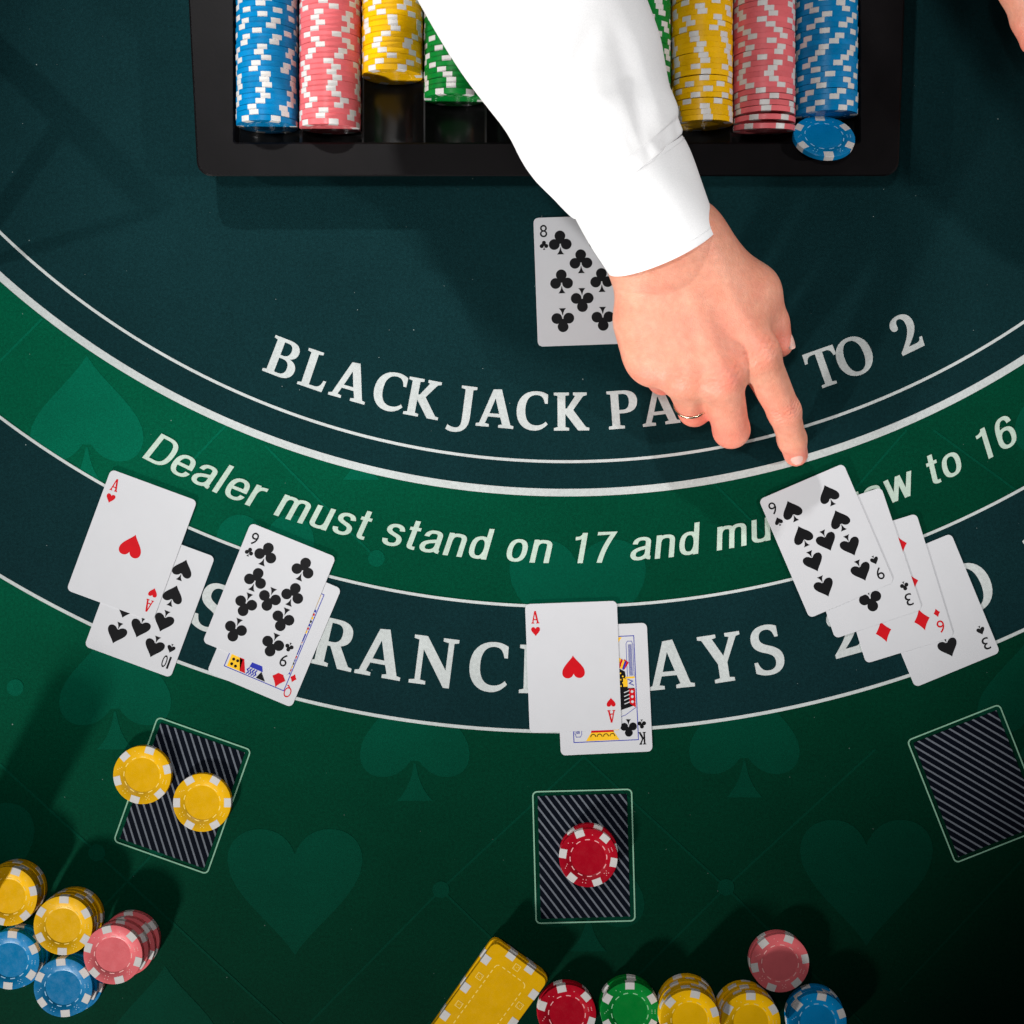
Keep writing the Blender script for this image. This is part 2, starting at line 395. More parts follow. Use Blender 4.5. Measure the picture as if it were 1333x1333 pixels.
# the dark teal areas
pts = [polar(*C_THICK, R_THICK, R(a)) for a in np.linspace(-92, 92, 300)]
pts = [(p.x, min(p.y, Y1 - 0.003)) for p in pts] + [(pts[-1].x, Y1 - 0.003), (pts[0].x, Y1 - 0.003)]
vs, fs = fill([pts], Z2)
obj('dealer_area_print', vs, fs, M['felt_teal'], tbl)
vs, fs = ring(C3, R3, C4, R4, Z2)
obj('band_print', vs, fs, M['felt_teal'], tbl)
for nm, c_, r, hw in (('thin_line', C_THIN, R_THIN, 1.9), ('thick_line', C_THICK, R_THICK, 4.9),
                      ('thin_line', C3, R3, 1.9), ('thin_line', C4, R4, 2.2)):
    vs, fs = ring(c_, r - hw, c_, r + hw, Z3)
    obj(nm, vs, fs, M['print_white'], tbl)

# watermark suits and lattice on the green
def suit_print(s, px, py, wpx, hpx, flip=False):
    v, f = suit_vf(s, 1.0, Z1, 0, 0, flip)
    w0 = {'heart': 1.0, 'spade': 0.92, 'club': 0.95, 'diamond': 0.74}[s]
    c_ = P(px, py)
    v = [(c_.x + a * wpx / w0 / S, c_.y + b_ * hpx / S, z) for a, b_, z in v]
    obj('suit_print', v, f, M['felt_suit'], tbl)
for a in (('spade', 113, 548, 148, 170), ('heart', 345, 745, 128, 150), ('spade', 540, 961, 143, 163), ('spade', 969, 958, 144, 160),
          ('spade', 150, 893, 146, 165), ('heart', 384, 1161, 176, 164), ('heart', 1128, 1149, 173, 164), ('heart', 752, 784, 178, 164),
          ('spade', 766, 1156, 146, 165), ('spade', 1345, 905, 146, 165), ('spade', 1395, 540, 150, 170), ('heart', -30, 1120, 150, 150),
          ('spade', 215, 1340, 146, 165), ('spade', 560, 1410, 146, 165), ('spade', 980, 1410, 146, 165), ('spade', 470, 542, 146, 165)):
    suit_print(*a)
_tz = [Z1 + 1e-5]
def trace(p0, p1, wpx=3.0):
    _tz[0] += 1.5e-6
    a = P(*p0); b_ = P(*p1); d = (b_ - a).normalized(); n_ = Vector((-d.y, d.x, 0)) * wpx / S / 2
    z = Vector((0, 0, _tz[0]))
    obj('lattice_line', [a - n_ + z, b_ - n_ + z, b_ + n_ + z, a + n_ + z], [(0, 1, 2, 3)], M['felt_trace'], tbl)
nodes = [(574, 1158), (945, 1155), (490, 727), (205, 1105), (126, 1110), (20, 895)]
for x, y in nodes:
    vs, fs = fill([circle(P(x, y).x, P(x, y).y, 11 / S, 20)], Z1 + 5e-5)
    obj('lattice_node', vs, fs, M['felt_suit'], tbl)
for a, b_ in (((574, 1158), (395, 1340)), ((574, 1158), (760, 985)), ((574, 1158), (640, 1222)), ((945, 1155), (760, 985)),
              ((945, 1155), (790, 1310)), ((945, 1155), (1130, 1340)), ((945, 1155), (1140, 975)), ((490, 727), (345, 580)),
              ((0, 995), (126, 1110)), ((126, 1110), (375, 1340)), ((0, 470), (55, 415)), ((250, 600), (300, 548)), ((1215, 560), (1325, 640)),
              ((1110, 640), (1180, 560)), ((205, 1105), (60, 1260)), ((1170, 1290), (1330, 1120)), ((920, 620), (1000, 700))):
    trace(a, b_)

# curved lettering
def arc_serif(name, c_, r, cap, letters, z=Z3, mat='print_white', sx=1.0):
    mb = MB()
    for ch, px in letters:
        a = math.asin((px - c_[0]) / r); gw, cs = GP[ch]; k = cap / 100
        ca, sa = math.cos(a), math.sin(a); bx = c_[0] + r * sa; by = c_[1] + r * ca
        def xf(p, ca=ca, sa=sa, bx=bx, by=by, gw=gw, k=k):
            u = (p[0] - gw / 2) * k * sx; v = p[1] * k
            q = P(bx + u * ca - v * sa, by - u * sa - v * ca); return (q.x, q.y)
        mb.add(fill(cs, z, xf))
    return mb.build(name, M[mat], tbl)
arc_serif('payout_lettering', CB, RB, 49.5, [('B', 360), ('L', 403), ('A', 450), ('C', 502), ('K', 546), ('J', 602), ('A', 643), ('C', 692), ('K', 743),
          ('P', 812), ('A', 861), ('Y', 908), ('S', 950), ('3', 1008), ('T', 1080), ('O', 1121), ('2', 1190)], sx=1.08)
arc_serif('insurance_lettering', CI, RI, 63, [('I', 160), ('N', 212), ('S', 266), ('U', 344), ('R', 428), ('A', 490), ('N', 561), ('C', 634), ('E', 697),
          ('P', 800), ('A', 874), ('Y', 944), ('S', 1004), ('2', 1108), ('T', 1212), ('O', 1274), ('1', 1368)], sx=1.04)
SANS = {
'D': (50, '@M 7 6.5 L 7 93.5 L 24 93.5 C 42 93.5 47 78 47 50 C 47 22 42 6.5 24 6.5 Z'),
'e': (44, 'M 8 38 L 36 38 Z M 38.8 32 L 38.8 39 C 39 60 34 68.5 23.5 68.5 C 12 68.5 7 57 7 37 C 7 17 12 5.5 24 5.5 C 33 5.5 38 11 39.5 22 Z'),
'a': (44, 'M 9 52 C 10 63 14 68.5 23 68.5 C 32 68.5 36 64 36 55 L 36 16 C 36 9 38 6 43 6 Z M 36 42 C 30 38 7 38 7 20 C 7 10 12 5.5 19 5.5 C 29 5.5 36 13 36 26 Z'),
'l': (16, 'M 8 0 L 8 100 Z'),
'r': (29, 'M 8 0 L 8 74 Z M 8 46 C 9 62 16 68 29 67 Z'),
'm': (66, 'M 8 0 L 8 74 Z M 8 48 C 8 63 14 68.5 21 68.5 C 29 68.5 33 64 33 54 L 33 0 Z M 33 48 C 33 63 39 68.5 46 68.5 C 54 68.5 58 64 58 54 L 58 0 Z'),
'u': (44, 'M 36 74 L 36 0 Z M 36 26 C 36 11 30 5.5 22 5.5 C 12 5.5 8 10 8 20 L 8 74 Z'),
's': (40, 'M 34 53 C 33 63 28 68.5 20 68.5 C 12 68.5 7.5 63 7.5 55 C 7.5 46 14 43 21 39 C 29 35 34 31 34 21 C 34 11 29 5.5 20 5.5 C 11 5.5 6.5 11 6 22 Z'),
't': (25, 'M 12 95 L 12 16 C 12 8 15 5.5 24 6.5 Z M 1 68.5 L 24 68.5 Z'),
'n': (44, 'M 8 0 L 8 74 Z M 8 48 C 8 63 14 68.5 22 68.5 C 32 68.5 36 64 36 54 L 36 0 Z'),
'd': (44, 'M 36 100 L 36 0 Z @M 22 68.5 C 11 68.5 7 57 7 37 C 7 17 11 5.5 22 5.5 C 31 5.5 36 17 36 37 C 36 57 31 68.5 22 68.5 Z'),
'o': (44, '@M 22 68.5 C 11.5 68.5 7 57 7 37 C 7 17 11.5 5.5 22 5.5 C 32.5 5.5 37 17 37 37 C 37 57 32.5 68.5 22 68.5 Z'),
'w': (62, 'M 5 74 L 17.5 0 Z M 31 74 L 18.5 0 Z M 31 74 L 44 0 Z M 57 74 L 45 0 Z'),
'1': (44, 'M 28 0 L 28 97 Z M 28 92 C 25 83 19 79 10 79 Z'),
'7': (44, 'M 5 93 L 39 93 C 29 70 20 40 17 0 Z'),
'6': (44, '@M 22 60 C 12 60 7 50 7 33 C 7 16 12 5.5 22 5.5 C 32 5.5 37 16 37 33 C 37 50 32 60 22 60 Z M 36 74 C 35 88 30 93.5 23 93.5 C 12 93.5 7 78 7 50 L 7 33 Z'),
}
def ribbon(pts, wd, closed, z, xf):
    n_ = len(pts); v = []; f = []
    for i in range(n_):
        p = Vector(pts[i]); a = Vector(pts[(i - 1) % n_]); b_ = Vector(pts[(i + 1) % n_])
        d1 = (p - a).normalized() if (closed or i > 0) else (b_ - p).normalized()
        d2 = (b_ - p).normalized() if (closed or i < n_ - 1) else d1
        n1 = Vector((-d1.y, d1.x)); n2 = Vector((-d2.y, d2.x)); m_ = (n1 + n2)
        if m_.length < 1e-4: m_ = n1
        m_.normalize(); k = wd / 2 / max(0.68, m_.dot(n1))
        for s_ in (-1, 1):
            q = xf(p + m_ * k * s_); v.append((q[0], q[1], z))
    for i in range(n_ if closed else n_ - 1):
        j = (i + 1) % n_; f.append((2 * i, 2 * j, 2 * j + 1, 2 * i + 1))
    return v, f
RULE = 'Dealer must stand on 17 and must draw to 16'
adv = []; x = 0
for ch in RULE:
    adv.append(x); x += 27 if ch == ' ' else SANS[ch][0] + 5.5
tot = x - 5.5
ang0 = math.asin((184 - CD[0]) / RD); ang1 = math.asin((1327 - CD[0]) / RD)
cap = 40.5; mb = MB()
hs = (ang1 - ang0) * RD / (tot * cap / 100)
for ch, ax_ in zip(RULE, adv):
    if ch == ' ': continue
    def xf(p, ax_=ax_):
        u = (p[0] + ax_) / tot * (ang1 - ang0) + p[1] * 0.20 * cap / 100 / RD
        q = polar(CD[0], CD[1], RD - p[1] * cap / 100, ang0 + u); return (q.x, q.y)
    for k, part in enumerate(SANS[ch][1].split('Z')[:-1]):
        part = part.strip(); cl = part.startswith('@')
        pts = path(part.lstrip('@') + ' Z')[0]
        mb.add(ribbon(pts, 10.6, cl, Z3 + k * 1e-5, xf))
mb.build('dealer_rule_lettering', M['print_mint'], tbl)

# printed betting boxes
def bet_box(px, py, rot, slant):
    c_ = P(px, py); ca, sa = math.cos(R(rot)), math.sin(R(rot))
    def T(p): return (c_.x + p[0] * ca - p[1] * sa, c_.y + p[0] * sa + p[1] * ca)
    ow, oh = 0.0690, 0.0915
    o1 = rrect(ow, oh, 0.0035); o2 = rrect(ow - 0.0019, oh - 0.0019, 0.0027)
    v = [(*T(p), Z3) for p in o1] + [(*T(p), Z3) for p in o2]; n_ = len(o1)
    f = [(k, (k + 1) % n_, n_ + (k + 1) % n_, n_ + k) for k in range(n_)]
    root = obj('betting_box_print', v, f, M['print_outline'], tbl)
    iw, ih = 0.0615, 0.0845
    v, f = fill([rrect(iw, ih, 0.001)], Z2, T)
    obj('box_field', v, f, M['print_dark'], root)
    # slanted pale stripes clipped to the field
    mb = MB(); d = Vector((math.sin(R(slant)), math.cos(R(slant)))); nrm = Vector((d.y, -d.x))
    pitch = 0.00455; hw = 0.00062
    k = -30
    def clip(poly):
        for ax, lim, sg in ((0, iw / 2, 1), (0, -iw / 2, -1), (1, ih / 2, 1), (1, -ih / 2, -1)):
            res = []
            for i in range(len(poly)):
                a, b_ = poly[i], poly[(i + 1) % len(poly)]
                ia = (a[ax] - lim) * sg <= 0; ib = (b_[ax] - lim) * sg <= 0
                if ia: res.append(a)
                if ia != ib:
                    t = (lim - a[ax]) / (b_[ax] - a[ax]); res.append((a[0] + t * (b_[0] - a[0]), a[1] + t * (b_[1] - a[1])))
            poly = res
            if len(poly) < 3: return None
        return poly
    for k in range(-26, 27):
        o = nrm * (k * pitch)
        q = [o - d * 0.12 - nrm * hw, o - d * 0.12 + nrm * hw, o + d * 0.12 + nrm * hw, o + d * 0.12 - nrm * hw]
        c2 = clip([(p.x, p.y) for p in q])
        if c2: mb.add(fill([c2], Z3, T))
    mb.build('box_stripes', M['print_stripe'], root)
bet_box(237.5, 1035.5, -19.5, -37)
bet_box(760, 1114.5, 1.5, -36)
bet_box(1272, 1020, 21.5, -38)

# ------------------------------------------------------------------ playing cards
CW, CHT = 0.0632, 0.0886
card_outline = rrect(CW, CHT, 0.0034, 5)
def card_mesh():
    v = []; f = []; t = 0.00030; e = 0.00006
    n_ = len(card_outline)
    inner = rrect(CW - 2 * e, CHT - 2 * e, 0.0034 - e, 5)
    for ol, z in ((inner, 0), (card_outline, e), (card_outline, t - e), (inner, t)):
        v += [(p[0], p[1], z) for p in ol]
    for L_ in range(3):
        for k in range(n_):
            a = L_ * n_ + k; b_ = L_ * n_ + (k + 1) % n_
            f.append((a, b_, b_ + n_, a + n_))
    f.append(tuple(range(3 * n_, 4 * n_))); f.append(tuple(reversed(range(n_))))
    return mesh('playing_card', v, f)
card_me = card_mesh(); card_me.materials.append(M['card'])
ZF = 0.00033
def pips(rank):
    c = 0.0138; ys3 = (0.0268, 0, -0.0268); ys4 = (0.0282, 0.0094, -0.0094, -0.0282)
    if rank == 'A': return [(0, 0)]
    if rank == '3': return [(0, y) for y in ys3]
    if rank == '6': return [(s * c, y) for s in (-1, 1) for y in ys3]
    if rank == '8': return [(s * c, y) for s in (-1, 1) for y in ys3] + [(0, 0.0134), (0, -0.0134)]
    if rank == '9': return [(s * c, y) for s in (-1, 1) for y in ys4] + [(0, 0.0001)]
    if rank == '10': return [(s * c, y) for s in (-1, 1) for y in ys4] + [(0, 0.0188), (0, -0.0188)]
    return []
pip_cache = {}
def make_card(px, py, rot, z, rank, suit, label, down9=False, c8=None):
    o = link('playing_card', card_me); c_ = P(px, py, z); o.location = c_; o.rotation_euler = (0, 0, R(rot))
    tag(o, label, 'playing card', 'cards dealt on the table')
    ink = M['ink_red'] if suit in ('heart', 'diamond') else M['ink_black']
    size = {'heart': 0.0130, 'diamond': 0.0150, 'spade': 0.0150, 'club': 0.0165}[suit]
    if rank == 'A': size = 0.0156
    for x, y in pips(rank):
        flip = y < -0.0002 or (rank == 'A') or (rank == '9' and x == 0)
        key = (suit, flip, size)
        if key not in pip_cache:
            me = mesh('pip', *suit_vf(suit, size, 0, 0, 0, flip)); me.materials.append(ink); pip_cache[key] = me
        p_ = link('pip', pip_cache[key], None, o); p_.location = (x, y, ZF)
    iw = 0.0050 if rank != '10' else 0.0056; ih = 0.0086
    for flip in (False, True):
        g = -1 if flip else 1
        mb = MB(); ix, iy = g * -0.0250, g * 0.0350
        if rank == '10':
            mb.add(glyph_fit('1', 0.0014, ih, ix - g * 0.0020, iy, ZF, flip)); mb.add(glyph_fit('0', 0.0034, ih, ix + g * 0.0012, iy, ZF, flip))
        elif rank in 'AK': mb.add(serif_fit(rank, iw * 1.05, ih, ix, iy, ZF, flip))
        else: mb.add(glyph_fit(rank, iw, ih, ix, iy, ZF, flip))
        mb.add(suit_vf(suit, 0.0062, ZF, ix, g * 0.0252, flip))
        mb.build('corner_index', ink, o)
    if rank in ('K', 'Q'): court(o, rank, suit)
    return o

def quad_strip(pts, wd, z):
    mb = MB()
    for a, b_ in zip(pts[:-1], pts[1:]):
        a = Vector(a); b_ = Vector(b_); d = (b_ - a).normalized(); n_ = Vector((-d.y, d.x)) * wd / 2
        a = a - d * wd / 2; b_ = b_ + d * wd / 2
        mb.add(([(*(a - n_), z), (*(b_ - n_), z), (*(b_ + n_), z), (*(a + n_), z)], [(0, 1, 2, 3)])); z += 1e-5
    return mb.v, mb.f

def court(o, rank, suit):
    """two-way court figure: frame, robe panels, crown, blade"""
    fw, fh = 0.0222, 0.0358
    mb = MB(); mb.add(quad_strip([(-fw, -fh), (fw, -fh), (fw, fh), (-fw, fh), (-fw, -fh)], 0.00055, ZF))
    mb.build('picture_frame', M['ink_blue'], o)
    z1, z2, z3 = ZF + 2e-5, ZF + 5e-5, ZF + 9e-5
    for g in (1, -1):
        def done(mb, name, mat, g=g): obj(name, [(g * q[0], g * q[1], q[2]) for q in mb.v], mb.f, M[mat], o)
        T = lambda p, g=g: (g * p[0], g * p[1])
        def poly(name, pts, mat, z): v, f = fill([pts], z, T); obj(name, v, f, M[mat], o)
        if rank == 'K':
            poly('crown', [(-0.0092, 0.0352), (0.0139, 0.0352), (0.0102, 0.0296), (-0.0056, 0.0296)], 'ink_yellow', z1)
            poly('crown_band', [(-0.0056, 0.0296), (0.0102, 0.0296), (0.0098, 0.0276), (-0.0052, 0.0276)], 'ink_red', z1)
            mb = MB()
            for k in range(4):
                cx = -0.0044 + k * 0.0044
                mb.add(fill([[(cx + 0.0020 * math.cos(t), 0.0326 + 0.0022 * math.sin(t)) for t in np.linspace(PI, 2 * PI, 9)] +
                             [(cx + 0.0014 * math.cos(t), 0.0326 + 0.0016 * math.sin(t)) for t in np.linspace(2 * PI, PI, 9)]], z2, T))
            mb.build('crown_trim', M['ink_black'], o)
            poly('hair', [(-0.0090, 0.0285), (-0.0050, 0.0288), (-0.0060, 0.0170), (-0.0095, 0.0160)], 'ink_yellow', z1)
            poly('robe', [(-0.021, 0.012), (-0.006, 0.0165), (0.006, 0.0165), (0.0150, 0.0115), (0.0165, 0.0), (-0.021, 0.0)], 'ink_black', z1)
            poly('sash', [(-0.0214, 0.0005), (-0.0172, 0.0005), (-0.0172, 0.0105), (-0.0214, 0.0135)], 'ink_red', z2)
            poly('sash', [(0.0148, 0.0128), (0.0180, 0.0175), (0.0150, 0.0200), (0.0120, 0.0150)], 'ink_red', z2)
            poly('cuff', [(0.0135, 0.0010), (0.0165, 0.0010), (0.0165, 0.0060), (0.0135, 0.0070)], 'ink_yellow', z2)
            mb = MB(); mb.add(quad_strip([(0.0166, 0.0080), (0.0166, 0.0305), (0.0176, 0.0322), (0.0204, 0.0322), (0.0212, 0.0300), (0.0212, 0.0080)], 0.00035, z1))
            for k in range(7): mb.add(quad_strip([(0.0180 + k * 0.00038, 0.0085), (0.0180 + k * 0.00038, 0.0300)], 0.00016, z2 + k * 1e-6))
            done(mb, 'blade', 'ink_blue')
            for q, cm in enumerate(('ink_yellow', 'ink_red', 'ink_yellow', 'ink_blue')):
                poly('collar_stripe', [(0.0090 + q * 0.0014, 0.0150 - q * 0.0006), (0.0102 + q * 0.0014, 0.0145 - q * 0.0006), (0.0128 + q * 0.0012, 0.0205 - q * 0.0008), (0.0116 + q * 0.0012, 0.0210 - q * 0.0008)], cm, z3 + q * 1e-5)
            mb = MB()
            for q in range(5): mb.add(fill([circle(0.0118 + 0.0016 * (q % 2), 0.0016 + q * 0.0022, 0.0006, 8)], z3 + 2e-5, T))
            mb.build('robe_dots', M['ink_yellow'], o)
            mb = MB()
            for q in range(4): mb.add(quad_strip([(-0.0172, 0.0018 + q * 0.0026), (-0.0140, 0.0030 + q * 0.0026)], 0.0006, z3 + q * 1e-6))
            done(mb, 'robe_trim', 'card')
            poly('hilt', [(0.0150, 0.0066), (0.0215, 0.0066), (0.0215, 0.0078), (0.0150, 0.0078)], 'ink_yellow', z2)
            mb = MB(); mb.add(quad_strip([(0.0168, 0.0060), (0.0200, 0.0046), (0.0176, 0.0032), (0.0205, 0.0018)], 0.0005, z3)); done(mb, 'hand_lines', 'ink_blue')
            v, f = suit_vf(suit, 0.0120, z2, g * -0.0158, g * 0.0275, g < 0); obj('pip', v, f, M['ink_black'], o)
            mb = MB(); mb.add(quad_strip([(-0.0214, 0.0136), (-0.0140, 0.0185), (-0.0090, 0.0200)], 0.00035, z2)); done(mb, 'fold_line', 'ink_blue')
            mb = MB()
            for k in range(3): mb.add(fill([circle(-0.0193, 0.0025 + k * 0.0035, 0.0010, 8)], z3, T))
            mb.build('sash_dots', M['card'], o)
        else:
            poly('headdress', [(0.0205, 0.0350), (0.0110, 0.0350), (0.0120, 0.0270), (0.0205, 0.0255)], 'ink_yellow', z1)
            poly('veil', [(0.0110, 0.0350), (0.0070, 0.0350), (0.0112, 0.0262), (0.0146, 0.0262)], 'ink_red', z1)
            mb = MB()
            for cx, cy in ((0.0180, 0.0325), (0.0150, 0.0330), (0.0180, 0.0290), (0.0150, 0.0290)): mb.add(fill([circle(cx, cy, 0.0011, 8)], z2, T))
            mb.build('headdress_dots', M['ink_black'], o)
            poly('hair', [(-0.0010, 0.0350), (-0.0078, 0.0350), (-0.0030, 0.0296)], 'ink_black', z1)
            mb = MB()
            for k in range(4):
                mb.add(quad_strip([(0.0062 - k * 0.0018, 0.0346), (0.0052 - k * 0.0018, 0.0332), (0.0066 - k * 0.0019, 0.0318), (0.0056 - k * 0.0018, 0.0304)], 0.0008, z1 + k * 2e-5))
            done(mb, 'face_lines', 'ink_blue')
            v, f = suit_vf(suit, 0.0130, z2, g * -0.0158, g * 0.0292, g < 0); obj('pip', v, f, M['ink_red'], o)
            poly('collar', [(0.0060, 0.0296), (-0.0040, 0.0296), (-0.0010, 0.0240), (0.0050, 0.0240)], 'ink_blue', z1)
            poly('robe', [(-0.0214, 0.0), (0.0160, 0.0), (0.0100, 0.0220), (-0.0060, 0.0230)], 'ink_red', z1)
            poly('robe_panel', [(-0.0214, 0.0020), (-0.0170, 0.0020), (-0.0170, 0.0070), (-0.0214, 0.0095)], 'ink_blue', z2)
            poly('robe_panel', [(0.0170, 0.0005), (0.0214, 0.0005), (0.0214, 0.0060), (0.0170, 0.0070)], 'ink_blue', z2)
            for q, cm in enumerate(('ink_red', 'ink_blue', 'ink_black', 'ink_yellow', 'ink_red', 'ink_blue')):
                poly('robe_trim', [(0.0176, 0.0100 + q * 0.0026), (0.0216, 0.0092 + q * 0.0026), (0.0216, 0.0108 + q * 0.0026), (0.0176, 0.0118 + q * 0.0026)], cm, z2)
                poly('robe_trim', [(-0.0216, 0.0104 + q * 0.0024), (-0.0180, 0.0100 + q * 0.0024), (-0.0180, 0.0114 + q * 0.0024), (-0.0216, 0.0120 + q * 0.0024)], cm, z2)
            poly('robe_trim', [(0.0170, 0.0075), (0.0214, 0.0065), (0.0214, 0.0085), (0.0170, 0.0095)], 'ink_yellow', z2)
            poly('robe_trim', [(-0.0060, 0.0010), (0.0060, 0.0010), (0.0045, 0.0190), (-0.0040, 0.0190)], 'ink_yellow', z2)

T0 = 0.00045; DT = 0.00042
make_card(757, 365.5, 2.0, T0, '8', 'club', 'eight of clubs lying under the dealer\'s wrist near the chip tray')
make_card(195, 783, -20.2, T0, '10', 'spade', 'ten of spades half covered by the left ace of hearts')
make_card(171.8, 710, -20.2, T0 + DT, 'A', 'heart', 'ace of hearts lying tilted on the ten of spades')
make_card(357, 820.5, -22.8, T0, 'Q', 'diamond', 'queen of diamonds mostly covered by the nine of clubs')
make_card(350.6, 780.5, -22.0, T0 + DT, '9', 'club', 'nine of clubs lying on the queen of diamonds')
make_card(786, 897, 2.6, T0, 'K', 'club', 'king of clubs mostly covered by the middle ace of hearts')
make_card(746.3, 868, 2.1, T0 + DT, 'A', 'heart', 'upright ace of hearts lying on the king of clubs in the middle')
make_card(1214.5, 794.5, 22.4, T0, '3', 'spade', 'three of spades, lowest card of the four card fan')
make_card(1160, 766, 17.0, T0 + DT, '6', 'diamond', 'six of diamonds, between the two threes in the four card fan')
make_card(1117, 732.7, 18.6, T0 + 2 * DT, '3', 'club', 'three of clubs under the nine of spades in the fan')
make_card(1075.7, 704, 23.2, T0 + 3 * DT, '9', 'spade', 'nine of spades on top of the fan, just below the pointing finger')

# ------------------------------------------------------------------ chips
CR, CT = 0.0199, 0.0033
def lathe(profile, n=48):
    v = []; f = []
    for k in range(n):
        a = 2 * PI * k / n
        for r, z in profile: v.append((r * math.cos(a), r * math.sin(a), z))
    m_ = len(profile)
    for k in range(n):
        for j in range(m_ - 1):
            a = k * m_ + j; b_ = ((k + 1) % n) * m_ + j
            f.append((a, b_, b_ + 1, a + 1))
    f.append(tuple(k * m_ + m_ - 1 for k in range(n)))
    f.append(tuple(k * m_ for k in reversed(range(n))))
    return v, f
prof = [(0.0118, 0.00012), (0.0121, 0.0), (CR - 0.00012, 0.0), (CR, 0.00012), (CR, CT - 0.00012), (CR - 0.00012, CT),
        (0.0121, CT), (0.0118, CT - 0.00018), (0.0116, CT - 0.00018)]
chip_v, chip_f = lathe(prof, 56)
def spot_mesh():
    v = []; f = []; n_ = 4; ri = 0.0151; e = 0.00004; ro = CR + e; hw = 0.0031
    ao = math.asin(hw / ro)
    cols = []
    for k in range(n_ + 1):
        t = -1 + 2 * k / n_; y = hw * t
        xo = math.sqrt(ro * ro - y * y); xi = math.sqrt(ri * ri - y * y * 0.3)
        xb = math.sqrt((ro - 0.00018) ** 2 - y * y)
        cols.append([(xi, y, -e), (xb, y, -e), (xo, y, 0.00018), (xo, y, CT - 0.00018), (xb, y, CT + e), (xi, y, CT + e)])
    for c_ in cols: v += c_
    for k in range(n_):
        for j in range(5):
            a = k * 6 + j; f.append((a, a + 6, a + 7, a + 1))
    f.append(tuple(reversed(range(6)))); f.append(tuple(range(n_ * 6, n_ * 6 + 6)))
    return mesh('edge_spot', v, f)
spot_me = spot_mesh(); spot_me.materials.append(M['spot'])
def dash_vf():
    mb = MB(); z = CT + 0.00003
    for k in range(12):
        a0 = 2 * PI * k / 12 + 0.10; a1 = a0 + 0.26; ri, ro = 0.01225, 0.01285
        q = []
        for a in (a0, (a0 + a1) / 2, a1): q += [(ri * math.cos(a), ri * math.sin(a), z), (ro * math.cos(a), ro * math.sin(a), z)]
        mb.add((q, [(0, 1, 3, 2), (2, 3, 5, 4)]))
    return mb.v, mb.f
def dice_vf():
    mb = MB(); z = CT + 0.00003; d = 0.00105
    sets = {1: [(0, 0)], 2: [(-1, -1), (1, 1)], 3: [(-1, -1), (0, 0), (1, 1)], 4: [(-1, -1), (1, 1), (-1, 1), (1, -1)],
            5: [(-1, -1), (1, 1), (-1, 1), (1, -1), (0, 0)], 6: [(-1, -1), (-1, 0), (-1, 1), (1, -1), (1, 0), (1, 1)]}
    for k in range(6):
        a = PI / 3 * k + PI / 6; cx, cy = 0.0160 * math.cos(a), 0.0160 * math.sin(a)
        for x, y in sets[k + 1]:
            ux = x * d * math.cos(a) - y * d * math.sin(a); uy = x * d * math.sin(a) + y * d * math.cos(a)
            mb.add(fill([circle(cx + ux, cy + uy, 0.00032, 8)], z))
    return mb.v, mb.f
dv = dash_vf(); iv = dice_vf()
chip_me = {}; dash_me = {}; dice_me = {}
for k in CH:
    me = mesh('poker_chip', chip_v, chip_f); me.materials.append(M['chip_' + k])
    me.polygons.foreach_set('use_smooth', [len(p_.vertices) == 4 for p_ in me.polygons]); chip_me[k] = me
    me.set_sharp_from_angle(angle=R(35))
    me = mesh('ring_marks', *dv); me.materials.append(M['mark_' + k]); dash_me[k] = me
    me = mesh('dice_marks', *iv); me.materials.append(M['mark_' + k]); dice_me[k] = me
def chip(col, mtx, label, group, face=False):
    o = link('poker_chip', chip_me[col]); o.matrix_world = mtx
    tag(o, label, 'poker chip', group)
    for k in range(6):
        s = link('edge_spot', spot_me, None, o); s.rotation_euler = (0, 0, PI / 3 * k)
    if face:
        link('ring_marks', dash_me[col], None, o); link('dice_marks', dice_me[col], None, o)
    return o
ORD = ['first', 'second', 'third', 'fourth', 'fifth', 'sixth', 'seventh', 'eighth', 'ninth', 'tenth', 'eleventh', 'twelfth', 'thirteenth',
       'fourteenth', 'fifteenth', 'sixteenth', 'seventeenth', 'eighteenth', 'nineteenth', 'twentieth']
def ordinal(i):
    if i < 20: return ORD[i]
    t = 'twenty' if i < 29 else 'thirty'
    if i == 29: return 'thirtieth'
    return t + '-' + ORD[i % 10]

PITCH = CT + 0.00009
def stack(col, px, py, n, place, drift=(0, 0), spin=None, jit=0.0007, z0=0.0005, tops=None):
    """px,py: centre of the top face in the photo; drift: how far the lowest chip is shifted from it (m)"""
    zt = z0 + n * PITCH
    top = P(px, py, zt)
    for i in range(n):
        t = 1 - i / max(1, n - 1) if n > 1 else 0
        x = top.x + drift[0] * t + (rnd.uniform(-jit, jit) if i < n - 1 else 0)
        y = top.y + drift[1] * t + (rnd.uniform(-jit, jit) if i < n - 1 else 0)
        a = spin if (i == n - 1 and spin is not None) else rnd.uniform(0, 60)
        mt = Matrix.Translation((x, y, z0 + i * PITCH)) @ Matrix.Rotation(R(a), 4, 'Z')
        if n == 1: lab = '%s poker chip %s' % (col, place)
        elif i == n - 1: lab = '%s poker chip on top of the stack %s' % (col, place)
        else: lab = '%s chip, %s from the bottom in the stack %s' % (col, ordinal(i), place)
        chip(col, mt, lab, 'chips in front of the players', True)

